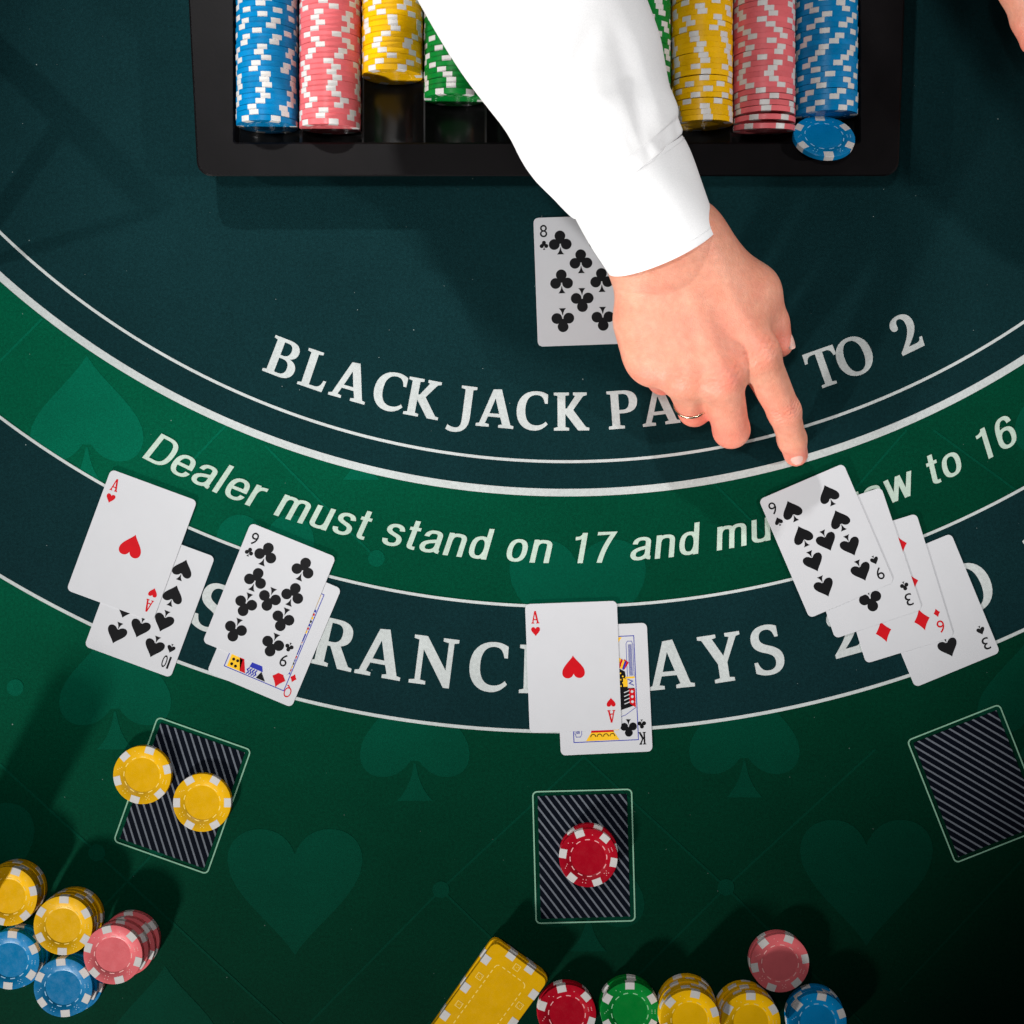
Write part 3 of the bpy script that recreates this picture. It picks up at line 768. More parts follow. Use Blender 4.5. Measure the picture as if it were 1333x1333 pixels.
stack('yellow', 10, 1167, 4, 'at the left edge', (0.0005, 0.001), 12)
stack('yellow', -84, 1185, 14, 'added unseen past the left edge', (0, 0), 12)  # unseen tall stack added to throw the long shadow at lower left
stack('yellow', 82, 1205, 4, 'beside the pink stack', (0.002, 0.0015), 28)
stack('pink', 147, 1243, 4, 'leaning at lower left', (0.0072, 0.0042), 44, 0.0012)
stack('blue', 13, 1250, 3, 'cut by the left edge', (0.002, 0.0), 25)
stack('blue', 82, 1286, 3, 'below the leaning pink stack', (0.004, -0.0005), 35)
stack('yellow', 185, 1009, 1, 'lying half off the left betting box', spin=13)
stack('yellow', 263, 1045, 1, 'lying on the right half of the left betting box', spin=0)
stack('red', 766, 1117, 2, 'on the middle betting box', (0.0012, 0.0022), 50)
stack('red', 738, 1320, 2, 'at the bottom edge beside the plaque', (0, 0.001), 42)
stack('green', 820, 1317, 3, 'at the bottom edge', (0, 0.001), 30)
stack('yellow', 898, 1328, 6, 'right of the green stack', (0.001, 0.001), 18)
stack('yellow', 977.5, 1331, 5, 'nearest below the pink pair', (-0.001, 0.001), 30)
stack('blue', 1064, 1331, 3, 'at the bottom edge, rightmost', (0, 0.001), 20)
stack('pink', 1015.5, 1254, 2, 'above the bottom row', (-0.0008, 0.0008), 10)

# ------------------------------------------------------------------ yellow plaques
def plaque(px, py, rot, z, label):
    W_, L_, T_ = 0.0450, 0.0800, 0.0034
    o1 = rrect(W_, L_, 0.0045, 6); o0 = rrect(W_ - 0.0006, L_ - 0.0006, 0.0042, 6); n_ = len(o1)
    v = []; f = []
    for ol, zz in ((o0, 0), (o1, 0.0003), (o1, T_ - 0.0003), (o0, T_)): v += [(p[0], p[1], zz) for p in ol]
    for q in range(3):
        for k in range(n_):
            a = q * n_ + k; b_ = q * n_ + (k + 1) % n_; f.append((a, b_, b_ + n_, a + n_))
    f.append(tuple(range(3 * n_, 4 * n_))); f.append(tuple(reversed(range(n_))))
    o = obj('gaming_plaque', v, f, M['chip_yellow']); c_ = P(px, py, z + T_); o.location = (c_.x, c_.y, z); o.rotation_euler = (0, 0, R(rot))
    tag(o, label, 'gaming plaque', 'stacked yellow plaques')
    e = 0.00005
    def block(x, y, w_, h_):
        v = [(x + sx * w_ / 2, y + sy * h_ / 2, zz) for zz in (-e, T_ + e) for sx, sy in ((-1, -1), (1, -1), (1, 1), (-1, 1))]
        return obj('edge_spot', v, [(3, 2, 1, 0), (4, 5, 6, 7), (0, 1, 5, 4), (1, 2, 6, 5), (2, 3, 7, 6), (3, 0, 4, 7)], M['spot'], o)
    for s in (-1, 1):
        for y in (-0.0235, 0, 0.0235): block(s * (W_ / 2 - 0.0026 + e), y + 0.003, 0.0052, 0.0062)
        for x in (-0.0078, 0.0078): block(x, s * (L_ / 2 - 0.0020 + e), 0.0062, 0.0040)
    mb = MB(); z1 = T_ + 0.00003
    fr = rrect(0.0245, 0.0580, 0.003, 4); m_ = len(fr)
    pts = []
    for k in range(m_):
        a = Vector(fr[k]); b_ = Vector(fr[(k + 1) % m_]); s_ = max(1, int((b_ - a).length / 0.0006))
        pts += [a.lerp(b_, i / s_) for i in range(s_)]
    for k in range(0, len(pts) - 5, 7):
        for a, b_ in zip(pts[k:k + 4], pts[k + 1:k + 5]):
            d = (b_ - a).normalized(); n2 = Vector((-d.y, d.x)) * 0.0003
            mb.add(([(*(a - n2), z1), (*(b_ - n2), z1), (*(b_ + n2), z1), (*(a + n2), z1)], [(0, 1, 2, 3)]))
    mb.build('frame_marks', M['mark_yellow'], o)
    mb = MB()
    for cx, cy in [(s * 0.0168, y) for s in (-1, 1) for y in (-0.0088, 0.0148)] + [(0, 0.0345), (0, -0.0345)]:
        q = 0.0020; mb.add(quad_strip([(cx - q, cy - q), (cx + q, cy - q), (cx + q, cy + q), (cx - q, cy + q), (cx - q, cy - q)], 0.0004, z1))
        for k in (-1, 0, 1): mb.add(fill([circle(cx + k * 0.0011, cy + k * 0.0011, 0.00028, 8)], z1 + 5e-5))
    mb.build('dice_marks', M['mark_yellow'], o)
plaque(634, 1306, -35, 0.0005, 'lowest of the stacked yellow rectangular plaques at the bottom edge')
plaque(636, 1309, -36.5, 0.0040, 'middle one of the stacked yellow rectangular plaques at the bottom edge')
plaque(633.5, 1313, -36.2, 0.0075, 'yellow rectangular plaque with white inserts on top of its stack')

# ------------------------------------------------------------------ chip tray
RZ = 0.030                      # rim height
AX = 0.026                      # height of the chip axes
tray = bpy.data.objects.new('chip_tray', None); COL.objects.link(tray)
tray.location = P(711, 100, 0); tag(tray, 'black plastic chip tray with rounded corners at the dealer side', 'chip tray')
def tp(px, py, z): return P(px, py, z) - tray.location
def tpath(pl, z): return [tp(x, y, z) for x, y in pl]
def corner_poly(l, r, t, b_, rad, n=7, lt=0, rt=0):
    """rounded rectangle in photo pixels, lt/rt: how far the top corners splay out"""
    out = []
    for cx, cy, a0 in ((l + rad, b_ - rad, 180), (r - rad, b_ - rad, 270)):
        for k in range(n + 1):
            a = R(a0 + 90 * k / n); out.append((cx + rad * math.cos(a), cy - rad * math.sin(a)))
    for cx, cy, a0 in ((r - rad + rt, t + rad, 0), (l + rad - lt, t + rad, 90)):
        for k in range(n + 1):
            a = R(a0 + 90 * k / n); out.append((cx + rad * math.cos(a), cy - rad * math.sin(a)))
    return out
YT = -170
v = []; f = []
loops = [corner_poly(290, 1136, YT + 20, 196, 12), corner_poly(290, 1136, YT + 20, 196, 12), corner_poly(257.5, 1168.5, YT, 228, 20, lt=18, rt=13), corner_poly(256, 1170, YT, 229.3, 20, lt=18, rt=13),
         corner_poly(258, 1168, YT + 2, 227.4, 19, lt=18, rt=13),
         corner_poly(303, 1121, YT + 50, 187.5, 5), corner_poly(305, 1119, YT + 52, 185.5, 4), corner_poly(306, 1118, YT + 53, 185, 4)]
zs = [0.0, RZ - 0.005, RZ - 0.005, RZ - 0.001, RZ, RZ, RZ - 0.0012, 0.004]
n_ = len(loops[0])
for i, (lp, z) in enumerate(zip(loops, zs)):
    if i in (0, 7): q = [Vector((p.x, p.y, z)) for p in tpath(lp, RZ)]
    else: q = tpath(lp, z)
    v += q
for i in range(len(loops) - 1):
    for k in range(n_):
        a = i * n_ + k; b2 = i * n_ + (k + 1) % n_
        f.append((a, b2, b2 + n_, a + n_))
rim = obj('rim', v, f, M['tray'], tray, False)
# bed with ten troughs
COLX = [348, 430, 511, 591.5, 672.5, 753.5, 834, 914, 994.5, 1075]
cxs = [P(x, 0, AX).x for x in COLX]
yf = P(0, 186, RZ).y; yb = P(0, YT + 52, RZ).y
xl = P(304, 0, RZ).x; xr = P(1120, 0, RZ).x
prof2 = []
half = (cxs[1] - cxs[0]) / 2
Rt = 0.0204
prof2.append((xl, 0.020)); prof2.append((cxs[0] - half + 0.0002, 0.020))
for i, c0 in enumerate(cxs):
    h2 = half * 0.955
    for k in range(17):
        a = -1 + 2 * k / 16; dx = a * h2
        prof2.append((c0 + dx, AX - math.sqrt(max(1e-9, Rt ** 2 - dx * dx))))
prof2.append((cxs[-1] + half - 0.0002, 0.020)); prof2.append((xr, 0.020))
v = []; f = []
for i, y in enumerate((yf, yb)):
    v += [Vector((x, y, min(z, 0.0195))) - tray.location for x, z in prof2]
m_ = len(prof2)
for k in range(m_ - 1): f.append((k, k + 1, m_ + k + 1, m_ + k))
bed = obj('trough_bed', v, f, M['bed'], tray, True); bed.data.set_sharp_from_angle(angle=R(30))

# chips lying in the troughs
rack = [(0, 'blue', 166, 'leftmost blue column'), (1, 'pink', 169, 'left pink column'), (2, 'yellow', 101, 'left yellow column'), (3, 'green', 131, 'left green column'),
        (6, 'green', 120, 'right green column'), (7, 'yellow', 164, 'right yellow column'), (8, 'pink', 172, 'right pink column'), (9, 'blue', 152, 'rightmost blue column')]
for ci, col, yend, place in rack:
    lean = R(11 + rnd.uniform(-2, 2))
    y = P(0, yend, AX).y + 0.5 * 0.0042
    ytop = P(0, -22, AX).y
    i = 0; spin = rnd.uniform(0, 60); mode = rnd.choice((-1, 1)); step = 9
    while y < ytop:
        if rnd.random() < 0.30: mode = rnd.choice((-1, -0.4, 0.4, 1))
        spin += mode * rnd.uniform(3, 13) + rnd.uniform(-2, 2) + (rnd.uniform(12, 48) if rnd.random() < 0.62 else 0)
        ln = lean
        gap = 0
        if ci == 7 and i in (3, 7): gap = 0.0006
        if ci == 8 and i in (0, 1): gap = 0.0013; ln = lean + R(5 - 3 * i)
        if ci == 8 and i in (2, 3, 4): gap = 0.0004
        if ci == 9 and i == 3: gap = 0.0005
        tilt = Matrix.Rotation(PI / 2 + ln, 4, 'X')
        mt = Matrix.Translation((cxs[ci] + rnd.uniform(-0.0002, 0.0002), y, AX + rnd.uniform(-0.0001, 0.0002))) @ Matrix.Rotation(R(rnd.uniform(-0.8, 0.8)), 4, 'Z') @ tilt @ Matrix.Rotation(R(spin), 4, 'Z') @ Matrix.Translation((0, 0, -CT / 2))
        chip(col, mt, '%s chip in the %s of the tray, %s from the front' % (col, place, ordinal(i)), 'chips racked in the tray', i == 0)
        y += (PITCH + 0.00004) / math.cos(lean) + gap; i += 1
c_ = P(1073, 177, 0.0335)
chip('blue', Matrix.Translation(c_) @ Matrix.Rotation(R(-30), 4, 'X') @ Matrix.Rotation(R(30), 4, 'Z') @ Matrix.Translation((0, 0, -CT)),
     'loose blue poker chip lying tilted at the front end of the tray', 'chips racked in the tray', True)

# ------------------------------------------------------------------ the dealer
def surface_nets(f_, org, h):
    s = f_ < 0
    nx, ny, nz = f_.shape
    c8 = [(i, j, k) for i in (0, 1) for j in (0, 1) for k in (0, 1)]
    sl = lambda i, j, k: (slice(i, nx - 1 + i), slice(j, ny - 1 + j), slice(k, nz - 1 + k))
    cnt = sum(s[sl(*c)].astype(np.int8) for c in c8)
    act = (cnt > 0) & (cnt < 8)
    idx = -np.ones(act.shape, int); cells = np.argwhere(act); idx[act] = np.arange(len(cells))
    acc = np.zeros((len(cells), 3)); num = np.zeros(len(cells))
    vals = {c: f_[sl(*c)][act] for c in c8}
    for c in c8:
        for ax in range(3):
            if c[ax] == 0:
                d = list(c); d[ax] = 1; d = tuple(d)
                a, b_ = vals[c], vals[d]; cr = (a < 0) != (b_ < 0)
                t = np.where(cr, a / np.where(cr, a - b_, 1), 0)
                p_ = np.array(c, float)[None].repeat(len(cells), 0); p_[:, ax] += t
                acc[cr] += p_[cr]; num[cr] += 1
    v_ = (cells + acc / num[:, None]) * h + org
    faces = []
    for ax in range(3):
        o1, o2 = (ax + 1) % 3, (ax + 2) % 3
        a = [slice(1, -1)] * 3; a[ax] = slice(0, -1); b2 = [slice(1, -1)] * 3; b2[ax] = slice(1, None)
        cr = s[tuple(a)] != s[tuple(b2)]
        e = np.argwhere(cr); st = s[tuple(a)][cr]
        off = np.ones(3, int); off[ax] = 0
        base = e + off
        def cell(d1, d2):
            q = base.copy(); q[:, o1] -= d1; q[:, o2] -= d2; return idx[q[:, 0], q[:, 1], q[:, 2]]
        q = np.stack([cell(1, 1), cell(0, 1), cell(0, 0), cell(1, 0)], 1)
        q[~st] = q[~st][:, ::-1]
        faces.append(q)
    fa = np.concatenate(faces); fa = fa[(fa >= 0).all(1)]
    return v_, fa

def hand_sdf(caps, lo, hi, h):
    xs = np.arange(lo[0], hi[0], h, dtype=np.float32); ys = np.arange(lo[1], hi[1], h, dtype=np.float32); zs_ = np.arange(lo[2], hi[2], h, dtype=np.float32)
    X, Y, Z = np.meshgrid(xs, ys, zs_, indexing='ij')
    F = None
    for grp, k in caps:
        G = None
        for a, b_, ra, rb, kk in grp:
            a = np.array(a, np.float32); b_ = np.array(b_, np.float32); ab = b_ - a
            t = np.clip(((X - a[0]) * ab[0] + (Y - a[1]) * ab[1] + (Z - a[2]) * ab[2]) / (ab @ ab), 0, 1)
            d = np.sqrt((X - a[0] - t * ab[0]) ** 2 + (Y - a[1] - t * ab[1]) ** 2 + (Z - a[2] - t * ab[2]) ** 2) - (ra + (rb - ra) * t)
            if G is None: G = d
            else:
                hh = np.maximum(kk - np.abs(G - d), 0) / kk; G = np.minimum(G, d) - hh * hh * kk * 0.25
        if F is None: F = G
        else:
            hh = np.maximum(k - np.abs(F - G), 0) / k; F = np.minimum(F, G) - hh * hh * k * 0.25
    return surface_nets(F, np.array([xs[0], ys[0], zs_[0]]), h)

def Q(px, py, zmm): return tuple(P(px, py, zmm / 1000))
mm = 0.001
J = dict(
    arm=Q(800, 205, 76), wr=Q(864, 322, 71),
    wl=Q(842, 335, 68), wr2=Q(893, 316, 70),
    mi=Q(985, 462, 70), mm=Q(938, 494, 71), mr=Q(891, 492, 66), mp=Q(850, 474, 58),
    ip=Q(1021, 536, 43), idp=Q(1031, 572, 23), it=Q(1036, 592, 11.5),
    mpip=Q(952, 560, 36), mdip=Q(948, 556, 13), mt=Q(938, 545, 8),
    rpip=Q(904, 534, 33), rdip=Q(905, 524, 12), rt=Q(900, 505, 9),
    ppip=Q(863, 494, 30), pdip=Q(872, 487, 12), pt=Q(876, 470, 9),
    tc=Q(915, 360, 62), tm=Q(975, 383, 56), ti=Q(1003, 421, 50), tt=Q(1015, 448, 46))
palm = [(J['arm'], J['wr'], 29 * mm, 24 * mm, 10 * mm),
        (J['wl'], J['wr2'], 20 * mm, 20 * mm, 20 * mm),
        (J['wr2'], J['mi'], 19 * mm, 13.5 * mm, 14 * mm), (J['wr'], J['mm'], 19 * mm, 13.5 * mm, 14 * mm),
        (J['wl'], J['mr'], 18 * mm, 13 * mm, 14 * mm), (J['wl'], J['mp'], 19 * mm, 13.5 * mm, 14 * mm),
        (Q(835, 420, 56), Q(842, 455, 54), 17 * mm, 15 * mm, 14 * mm),
        (J['wr2'], J['tm'], 18 * mm, 15 * mm, 18 * mm), (J['tc'], J['tm'], 18 * mm, 14.5 * mm, 16 * mm),
        (J['tm'], Q(965, 430, 58), 12 * mm, 13 * mm, 16 * mm)]
index = [(J['mi'], J['ip'], 13 * mm, 10.2 * mm, 5 * mm), (J['ip'], J['idp'], 10.1 * mm, 9.0 * mm, 4 * mm), (J['idp'], J['it'], 9.0 * mm, 8.0 * mm, 4 * mm)]
middle = [(J['mm'], J['mpip'], 13.2 * mm, 11.6 * mm, 5 * mm), (J['mpip'], J['mdip'], 11.0 * mm, 9.2 * mm, 4 * mm), (J['mdip'], J['mt'], 9 * mm, 7.6 * mm, 4 * mm)]
ringf = [(J['mr'], J['rpip'], 13.0 * mm, 10.4 * mm, 5 * mm), (J['rpip'], J['rdip'], 9.8 * mm, 8.8 * mm, 4 * mm), (J['rdip'], J['rt'], 8.8 * mm, 7.6 * mm, 4 * mm)]
pinky = [(J['mp'], J['ppip'], 12.5 * mm, 9.8 * mm, 5 * mm), (J['ppip'], J['pdip'], 9.2 * mm, 8.0 * mm, 4 * mm), (J['pdip'], J['pt'], 8 * mm, 7 * mm, 4 * mm)]
thumb = [(J['tm'], J['ti'], 13.5 * mm, 11.2 * mm, 5 * mm), (J['ti'], J['tt'], 11 * mm, 8.6 * mm, 4 * mm)]
# knuckle heads and extensor tendons on the back of the hand
knk = []
for key, r in (('mi', 6.5), ('mm', 6.5), ('mr', 5.5), ('mp', 5.0)):
    p0 = J[key]; k = (p0[0], p0[1], p0[2] + 0.0088)
    knk.append((k, (k[0] + 0.0005, k[1] - 0.001, k[2] - 0.0005), r * mm, r * mm, 6 * mm))
tend = []
for key, w0 in (('mi', 'wr2'), ('mm', 'wr'), ('mr', 'wr')):
    a = Vector(J[key]) + Vector((0, 0, 0.0100)); b_ = Vector(J[w0]).lerp(a, 0.42) + Vector((0, 0, 0.0075))
    tend.append((tuple(a), tuple(b_), 2.2 * mm, 2.0 * mm, 3 * mm))
caps = [(palm, 1), (knk, 10 * mm), (tend, 9 * mm), (index, 6 * mm), (middle, 5 * mm), (ringf, 4 * mm), (pinky, 4 * mm), (thumb, 9 * mm)]
lo = Q(780, 625, 0); hi = Q(1085, 190, 0)
hv, hf = hand_sdf(caps, (-0.0 + P(775, 640, 0.02).x, P(775, 640, 0.0).y, -0.002), (P(1085, 0, 0).x, P(0, 190, 0.08).y, 0.115), 0.00105)

def finish_skin(v_, f_, creases, flush_pts):
    me = bpy.data.meshes.new('person'); me.from_pydata(v_.tolist(), [], f_.tolist()); me.update()
    bm = bmesh.new(); bm.from_mesh(me)
    for _ in range(6): bmesh.ops.smooth_vert(bm, verts=bm.verts, factor=0.5, use_axis_x=True, use_axis_y=True, use_axis_z=True)
    bm.normal_update()
    co = np.array([v.co for v in bm.verts]); no = np.array([v.normal for v in bm.verts])
    disp = np.zeros(len(co))
    for c0, ax, half_w, rng, amp, per in creases:
        c0 = np.array(c0); ax = np.array(Vector(ax).normalized()); d = co - c0
        s = d @ ax; rad = np.linalg.norm(d, axis=1); up = np.clip(no[:, 2], 0, 1)
        lat = np.linalg.norm(d - np.outer(s, ax), axis=1)
        wob = s + 0.0006 * np.sin(co[:, 0] * 900 + co[:, 1] * 500)
        env = np.exp(-(s / rng) ** 2) * (rad < 0.024) * up ** 1.5 * np.exp(-np.clip(lat - half_w, 0, 1) / 0.003)
        disp += amp * env * (np.cos(wob * 2 * PI / per) - 0.2)
    co2 = co + no * disp[:, None]
    for v, c in zip(bm.verts, co2): v.co = c
    bm.to_mesh(me); bm.free()
    fl = np.full(len(co), 0.12)
    for c0, r, a in flush_pts:
        d = np.linalg.norm(co - np.array(c0), axis=1); fl += 1.35 * a * np.exp(-(d / r) ** 2)
    at_ = me.attributes.new('flush', 'FLOAT', 'POINT'); at_.data.foreach_set('value', np.clip(fl, 0, 0.85).astype(np.float32))
    me.polygons.foreach_set('use_smooth', [True] * len(me.polygons))
    me.materials.append(M['skin']); return me
V3 = lambda k: Vector(J[k])
up = Vector((0, 0, 0.010))
cre = [(V3('ip') + up, V3('idp') - V3('mi'), 0.009, 0.0052, 0.00115, 0.0027),
       (V3('idp') + up * 0.9, V3('it') - V3('ip'), 0.008, 0.0030, 0.00055, 0.0020),
       (V3('mi') + up * 1.4, V3('ip') - V3('wr'), 0.008, 0.0065, 0.00036, 0.0036),
       (V3('mm') + up * 1.4, V3('mpip') - V3('wr'), 0.008, 0.0065, 0.00036, 0.0036),
       (V3('mr') + up * 1.4, V3('rpip') - V3('wr'), 0.008, 0.0065, 0.00022, 0.0036),
       (V3('ti') + up, V3('tt') - V3('tm'), 0.009, 0.004, 0.0003, 0.0024)]
flu = [(V3('mi') + up, 0.010, 0.40), (V3('mm') + up, 0.010, 0.45), (V3('mr') + up, 0.010, 0.22), (V3('ip') + up, 0.010, 0.22),
       (V3('it') + up * 0.5, 0.013, 0.45), (V3('mpip'), 0.020, 0.35), (V3('rpip'), 0.020, 0.45), (V3('ppip'), 0.022, 0.45), (V3('tt'), 0.016, 0.45),
       (V3('mp'), 0.014, 0.25), (Q(900, 432, 85), 0.012, 0.18), (Q(955, 420, 85), 0.016, 0.12)]
skin_me = finish_skin(hv, hf, cre, flu)
person = link('person', skin_me)
tag(person, 'dealer\'s bare hand and wrist in a white shirt sleeve, pointing at the cards', 'person')

def nail(center, along, normal, wd, ln, name='fingernail'):
    """small curved plate sitting on a finger tip"""
    a = Vector(along).normalized(); n = Vector(normal); n = (n - a * n.dot(a)).normalized(); s = a.cross(n)
    v = []; f = []; nu, nv = 9, 9
    for layer, dz in ((0, 0.0), (1, -0.0006)):
        for i in range(nu):
            for j in range(nv):
                u = -1 + 2 * i / (nu - 1); t = -1 + 2 * j / (nv - 1)
                # squircle outline
                q = max(abs(u), abs(t)) / max(1e-6, (abs(u) ** 4 + abs(t) ** 4) ** 0.25)
                uu, tt_ = u * q, t * q
                x = uu * wd / 2; y = tt_ * ln / 2
                zz = -(x * x) / (wd * 0.82) - (y * y) / (ln * 3.2) + dz
                v.append(Vector(center) + s * x + a * y + n * zz)
    o_ = nu * nv
    for i in range(nu - 1):
        for j in range(nv - 1):
            k = i * nv + j; f.append((k, k + nv, k + nv + 1, k + 1)); f.append((o_ + k, o_ + k + 1, o_ + k + nv + 1, o_ + k + nv))
    ed = [i * nv for i in range(nu)] + [(nu - 1) * nv + j for j in range(1, nv)] + [i * nv + nv - 1 for i in range(nu - 2, -1, -1)] + [j for j in range(nv - 2, 0, -1)]
    for a2, b2 in zip(ed, ed[1:] + ed[:1]): f.append((a2, b2, o_ + b2, o_ + a2))
    return obj(name, v, f, M['nail'], person, True)
dirI = V3('it') - V3('idp')
nI = Vector((-0.32, -0.02, 1.0))
a_ = dirI.normalized(); nn = (nI - a_ * nI.dot(a_)).normalized()
nail(V3('it') + nn * 0.0088 - a_ * 0.0050, dirI, nn, 0.0122, 0.0125)
dirT = V3('tt') - V3('ti'); nT = Vector((1.0, 0.35, 0.55)); a_ = dirT.normalized(); nn = (nT - a_ * nT.dot(a_)).normalized()
nail(V3('tt') + nn * 0.0092 - a_ * 0.001, dirT, nn, 0.0125, 0.0135)
# ring on the ring finger
a = V3('mr'); b_ = V3('rpip'); ax = (b_ - a).normalized(); cpt = a.lerp(b_, 0.74)
e1 = ax.orthogonal().normalized(); e2 = ax.cross(e1)
v = []; f = []; nr, ns = 48, 8
for i in range(nr):
    t = 2 * PI * i / nr; d = e1 * math.cos(t) + e2 * math.sin(t)
    for j in range(ns):
        q = 2 * PI * j / ns; v.append(cpt + d * (0.0116 + 0.0006 * math.cos(q)) + ax * (0.0010 * math.sin(q)))
for i in range(nr):
    for j in range(ns): f.append((i * ns + j, ((i + 1) % nr) * ns + j, ((i + 1) % nr) * ns + (j + 1) % ns, i * ns + (j + 1) % ns))
obj('finger_ring', v, f, M['gold'], person, True)

# sleeve
st = [((666, -1331), 326, 330, 82), ((466, -470), 176, 215, 62), ((540, -330), 166, 180, 60), ((610, -190), 155, 150, 56), ((668, -70), 142, 128, 52), ((711, 24), 128, 113, 49),
      ((750, 103), 116, 101, 45), ((770, 143), 109, 94, 42), ((788, 181), 102, 88, 39), ((802, 207), 93.5, 83, 36.5), ((818, 230), 86, 80, 33.2)]
cuff_st = [((813, 221), 84, 81, 32), ((821, 237), 85, 79, 32.5), ((837, 273), 82, 77, 32), ((852, 304), 78, 75, 31), ((862, 325), 75, 74, 30.5)]
U2 = Vector((0.866, 0.5, 0))         # across the sleeve (world)
def catmull(stn, m):
    arr = np.array([[*Q(s[0][0], s[0][1], s[2]), s[1] / S * (H - s[2] * mm) / H, s[3] * mm] for s in stn])
    out = []
    for i in range(len(arr) - 1):
        p0, p1, p2, p3 = arr[max(0, i - 1)], arr[i], arr[i + 1], arr[min(len(arr) - 1, i + 2)]
        for k in range(m):
            t = k / m
            out.append(0.5 * ((2 * p1) + (-p0 + p2) * t + (2 * p0 - 5 * p1 + 4 * p2 - p3) * t * t + (-p0 + 3 * p1 - 3 * p2 + p3) * t ** 3))
    out.append(arr[-1]); return np.array(out)
def tube(stn, m, nth, folds, inset=0.0, bulge=0.0):
    sec = catmull(stn, m); n_ = len(sec); v = []
    tang = np.gradient(sec[:, :3], axis=0)
    for i in range(n_):
        t = Vector(tang[i]).normalized(); u = (U2 - t * U2.dot(t)).normalized(); w_ = u.cross(t)
        if w_.z < 0: w_ = -w_
        for k in range(nth):
            th = 2 * PI * k / nth; c, s = math.cos(th), math.sin(th)
            # slightly flattened, squarish section
            rr = 1.0
            hx = sec[i, 3] - inset; hz = sec[i, 4] - inset
            p = Vector(sec[i, :3]) + u * (hx * c * rr) + w_ * (hz * s * rr)
            nrm = (u * (c / hx) + w_ * (s / hz)).normalized()
            p += nrm * folds(i / (n_ - 1), th, p)
            p += t * (bulge * (i / (n_ - 1)) ** 1.5 * (s if s > 0 else s * 0.5))
            v.append(p)
    f = []
    for i in range(n_ - 1):
        for k in range(nth): a = i * nth + k; b_ = i * nth + (k + 1) % nth; f.append((a, b_, b_ + nth, a + nth))
    return v, f, n_
rf = np.random.RandomState(3)
creases = []          # (px,py centre, direction deg, length px, width px, height mm)
for a in ((745, 95, 62, 120, 22, -3.4), (735, 70, 60, 120, 26, 2.6), (815, 70, -68, 140, 24, -2.4), (700, 40, 40, 120, 28, -2.0), (830, 150, -75, 110, 18, -3.0),
          (850, 120, -78, 130, 16, 2.2), (720, 150, -50, 130, 20, 2.2), (705, 165, -52, 120, 14, -2.2), (740, 200, -38, 80, 12, 1.8), (752, 190, -42, 70, 10, -1.8),
          (800, 190, -60, 80, 10, 1.5), (822, 185, -65, 70, 9, -1.6), (770, 120, 20, 90, 20, -1.6), (780, 60, 80, 160, 30, 2.0), (650, 60, -55, 150, 16, -1.8), (850, 195, -70, 60, 8, 1.2)):
    creases.append(a)
def sleeve_fold(s, th, p):
    k = H / (H - p.z); px = p.x * S * k + CX; py = CY - p.y * S * k
    topw = max(0.0, math.sin(th)) ** 0.4 if math.sin(th) > 0 else 0
    d = 0.0
    for cx, cy, ang, ln, wd, h in creases:
        ca, sa = math.cos(R(ang)), math.sin(R(ang)); x = px - cx; y = cy - py
        al = x * ca + y * sa; ac = -x * sa + y * ca
        d += 0.45 * h * mm * math.exp(-(al / (ln * 0.5)) ** 2 - (ac / (wd * 0.6)) ** 2)
    d *= 0.35 + 0.65 * topw
    d += 0.0012 * math.sin(th * 3 + s * 22) * min(1, (1 - s) * 4) + 0.0008 * math.sin(th * 7 + 2 + s * 9) * s
    # gathered pleats just above the cuff, and the blouse over it
    g = math.exp(-((s - 0.97) / 0.05) ** 2)
    d += g * (0.0005 * math.sin(th * 17) + 0.0002)
    if s > 0.985: d -= 0.0015 * (s - 0.985) / 0.015
    return d
v, f, n_ = tube(st, 14, 120, sleeve_fold)
sleeve = obj('shirt_sleeve', v, f, M['cotton'], person, True)
md = sleeve.modifiers.new('cloth thickness', 'SOLIDIFY'); md.thickness = 0.0008; md.offset = -1
v, f, n_ = tube(cuff_st, 10, 120, lambda s, th, p: 0.0, bulge=0.0105)
cuff = obj('cuff', v, f, M['cotton'], sleeve, True)
md = cuff.modifiers.new('cloth thickness', 'SOLIDIFY'); md.thickness = 0.0022; md.offset = -1
md = cuff.modifiers.new('rounded edge', 'BEVEL'); md.width = 0.0007; md.segments = 2; md.limit_method = 'ANGLE'; md.angle_limit = R(50)
# stitch lines of the cuff
sec = catmull(cuff_st, 10)
def stitch_row(i):
    mb = MB(); t = Vector(np.gradient(sec[:, :3], axis=0)[i]).normalized(); u = (U2 - t * U2.dot(t)).normalized(); w_ = u.cross(t)
    if w_.z < 0: w_ = -w_
    hx, hz = sec[i, 3] + 0.0001, sec[i, 4] + 0.0001; bl = 0.0105 * (i / (len(sec) - 1)) ** 1.5
    for k in range(0, 130):
        q = []
        for th in (2 * PI * k / 130, 2 * PI * (k + 0.62) / 130):
            c_ = Vector(sec[i, :3]) + u * (hx * math.cos(th)) + w_ * (hz * math.sin(th)) + t * (bl * (math.sin(th) if math.sin(th) > 0 else 0.5 * math.sin(th))); nrm = (u * math.cos(th) / hx + w_ * math.sin(th) / hz).normalized()
            for da, dn in ((-0.0002, 0), (0, 0.00022), (0.0002, 0)): q.append(c_ + t * da + nrm * dn)
        mb.add((q, [(0, 1, 4, 3), (1, 2, 5, 4)]))
    return mb.build('stitching', M['cotton'], sleeve)
stitch_row(4); stitch_row(len(sec) - 5)

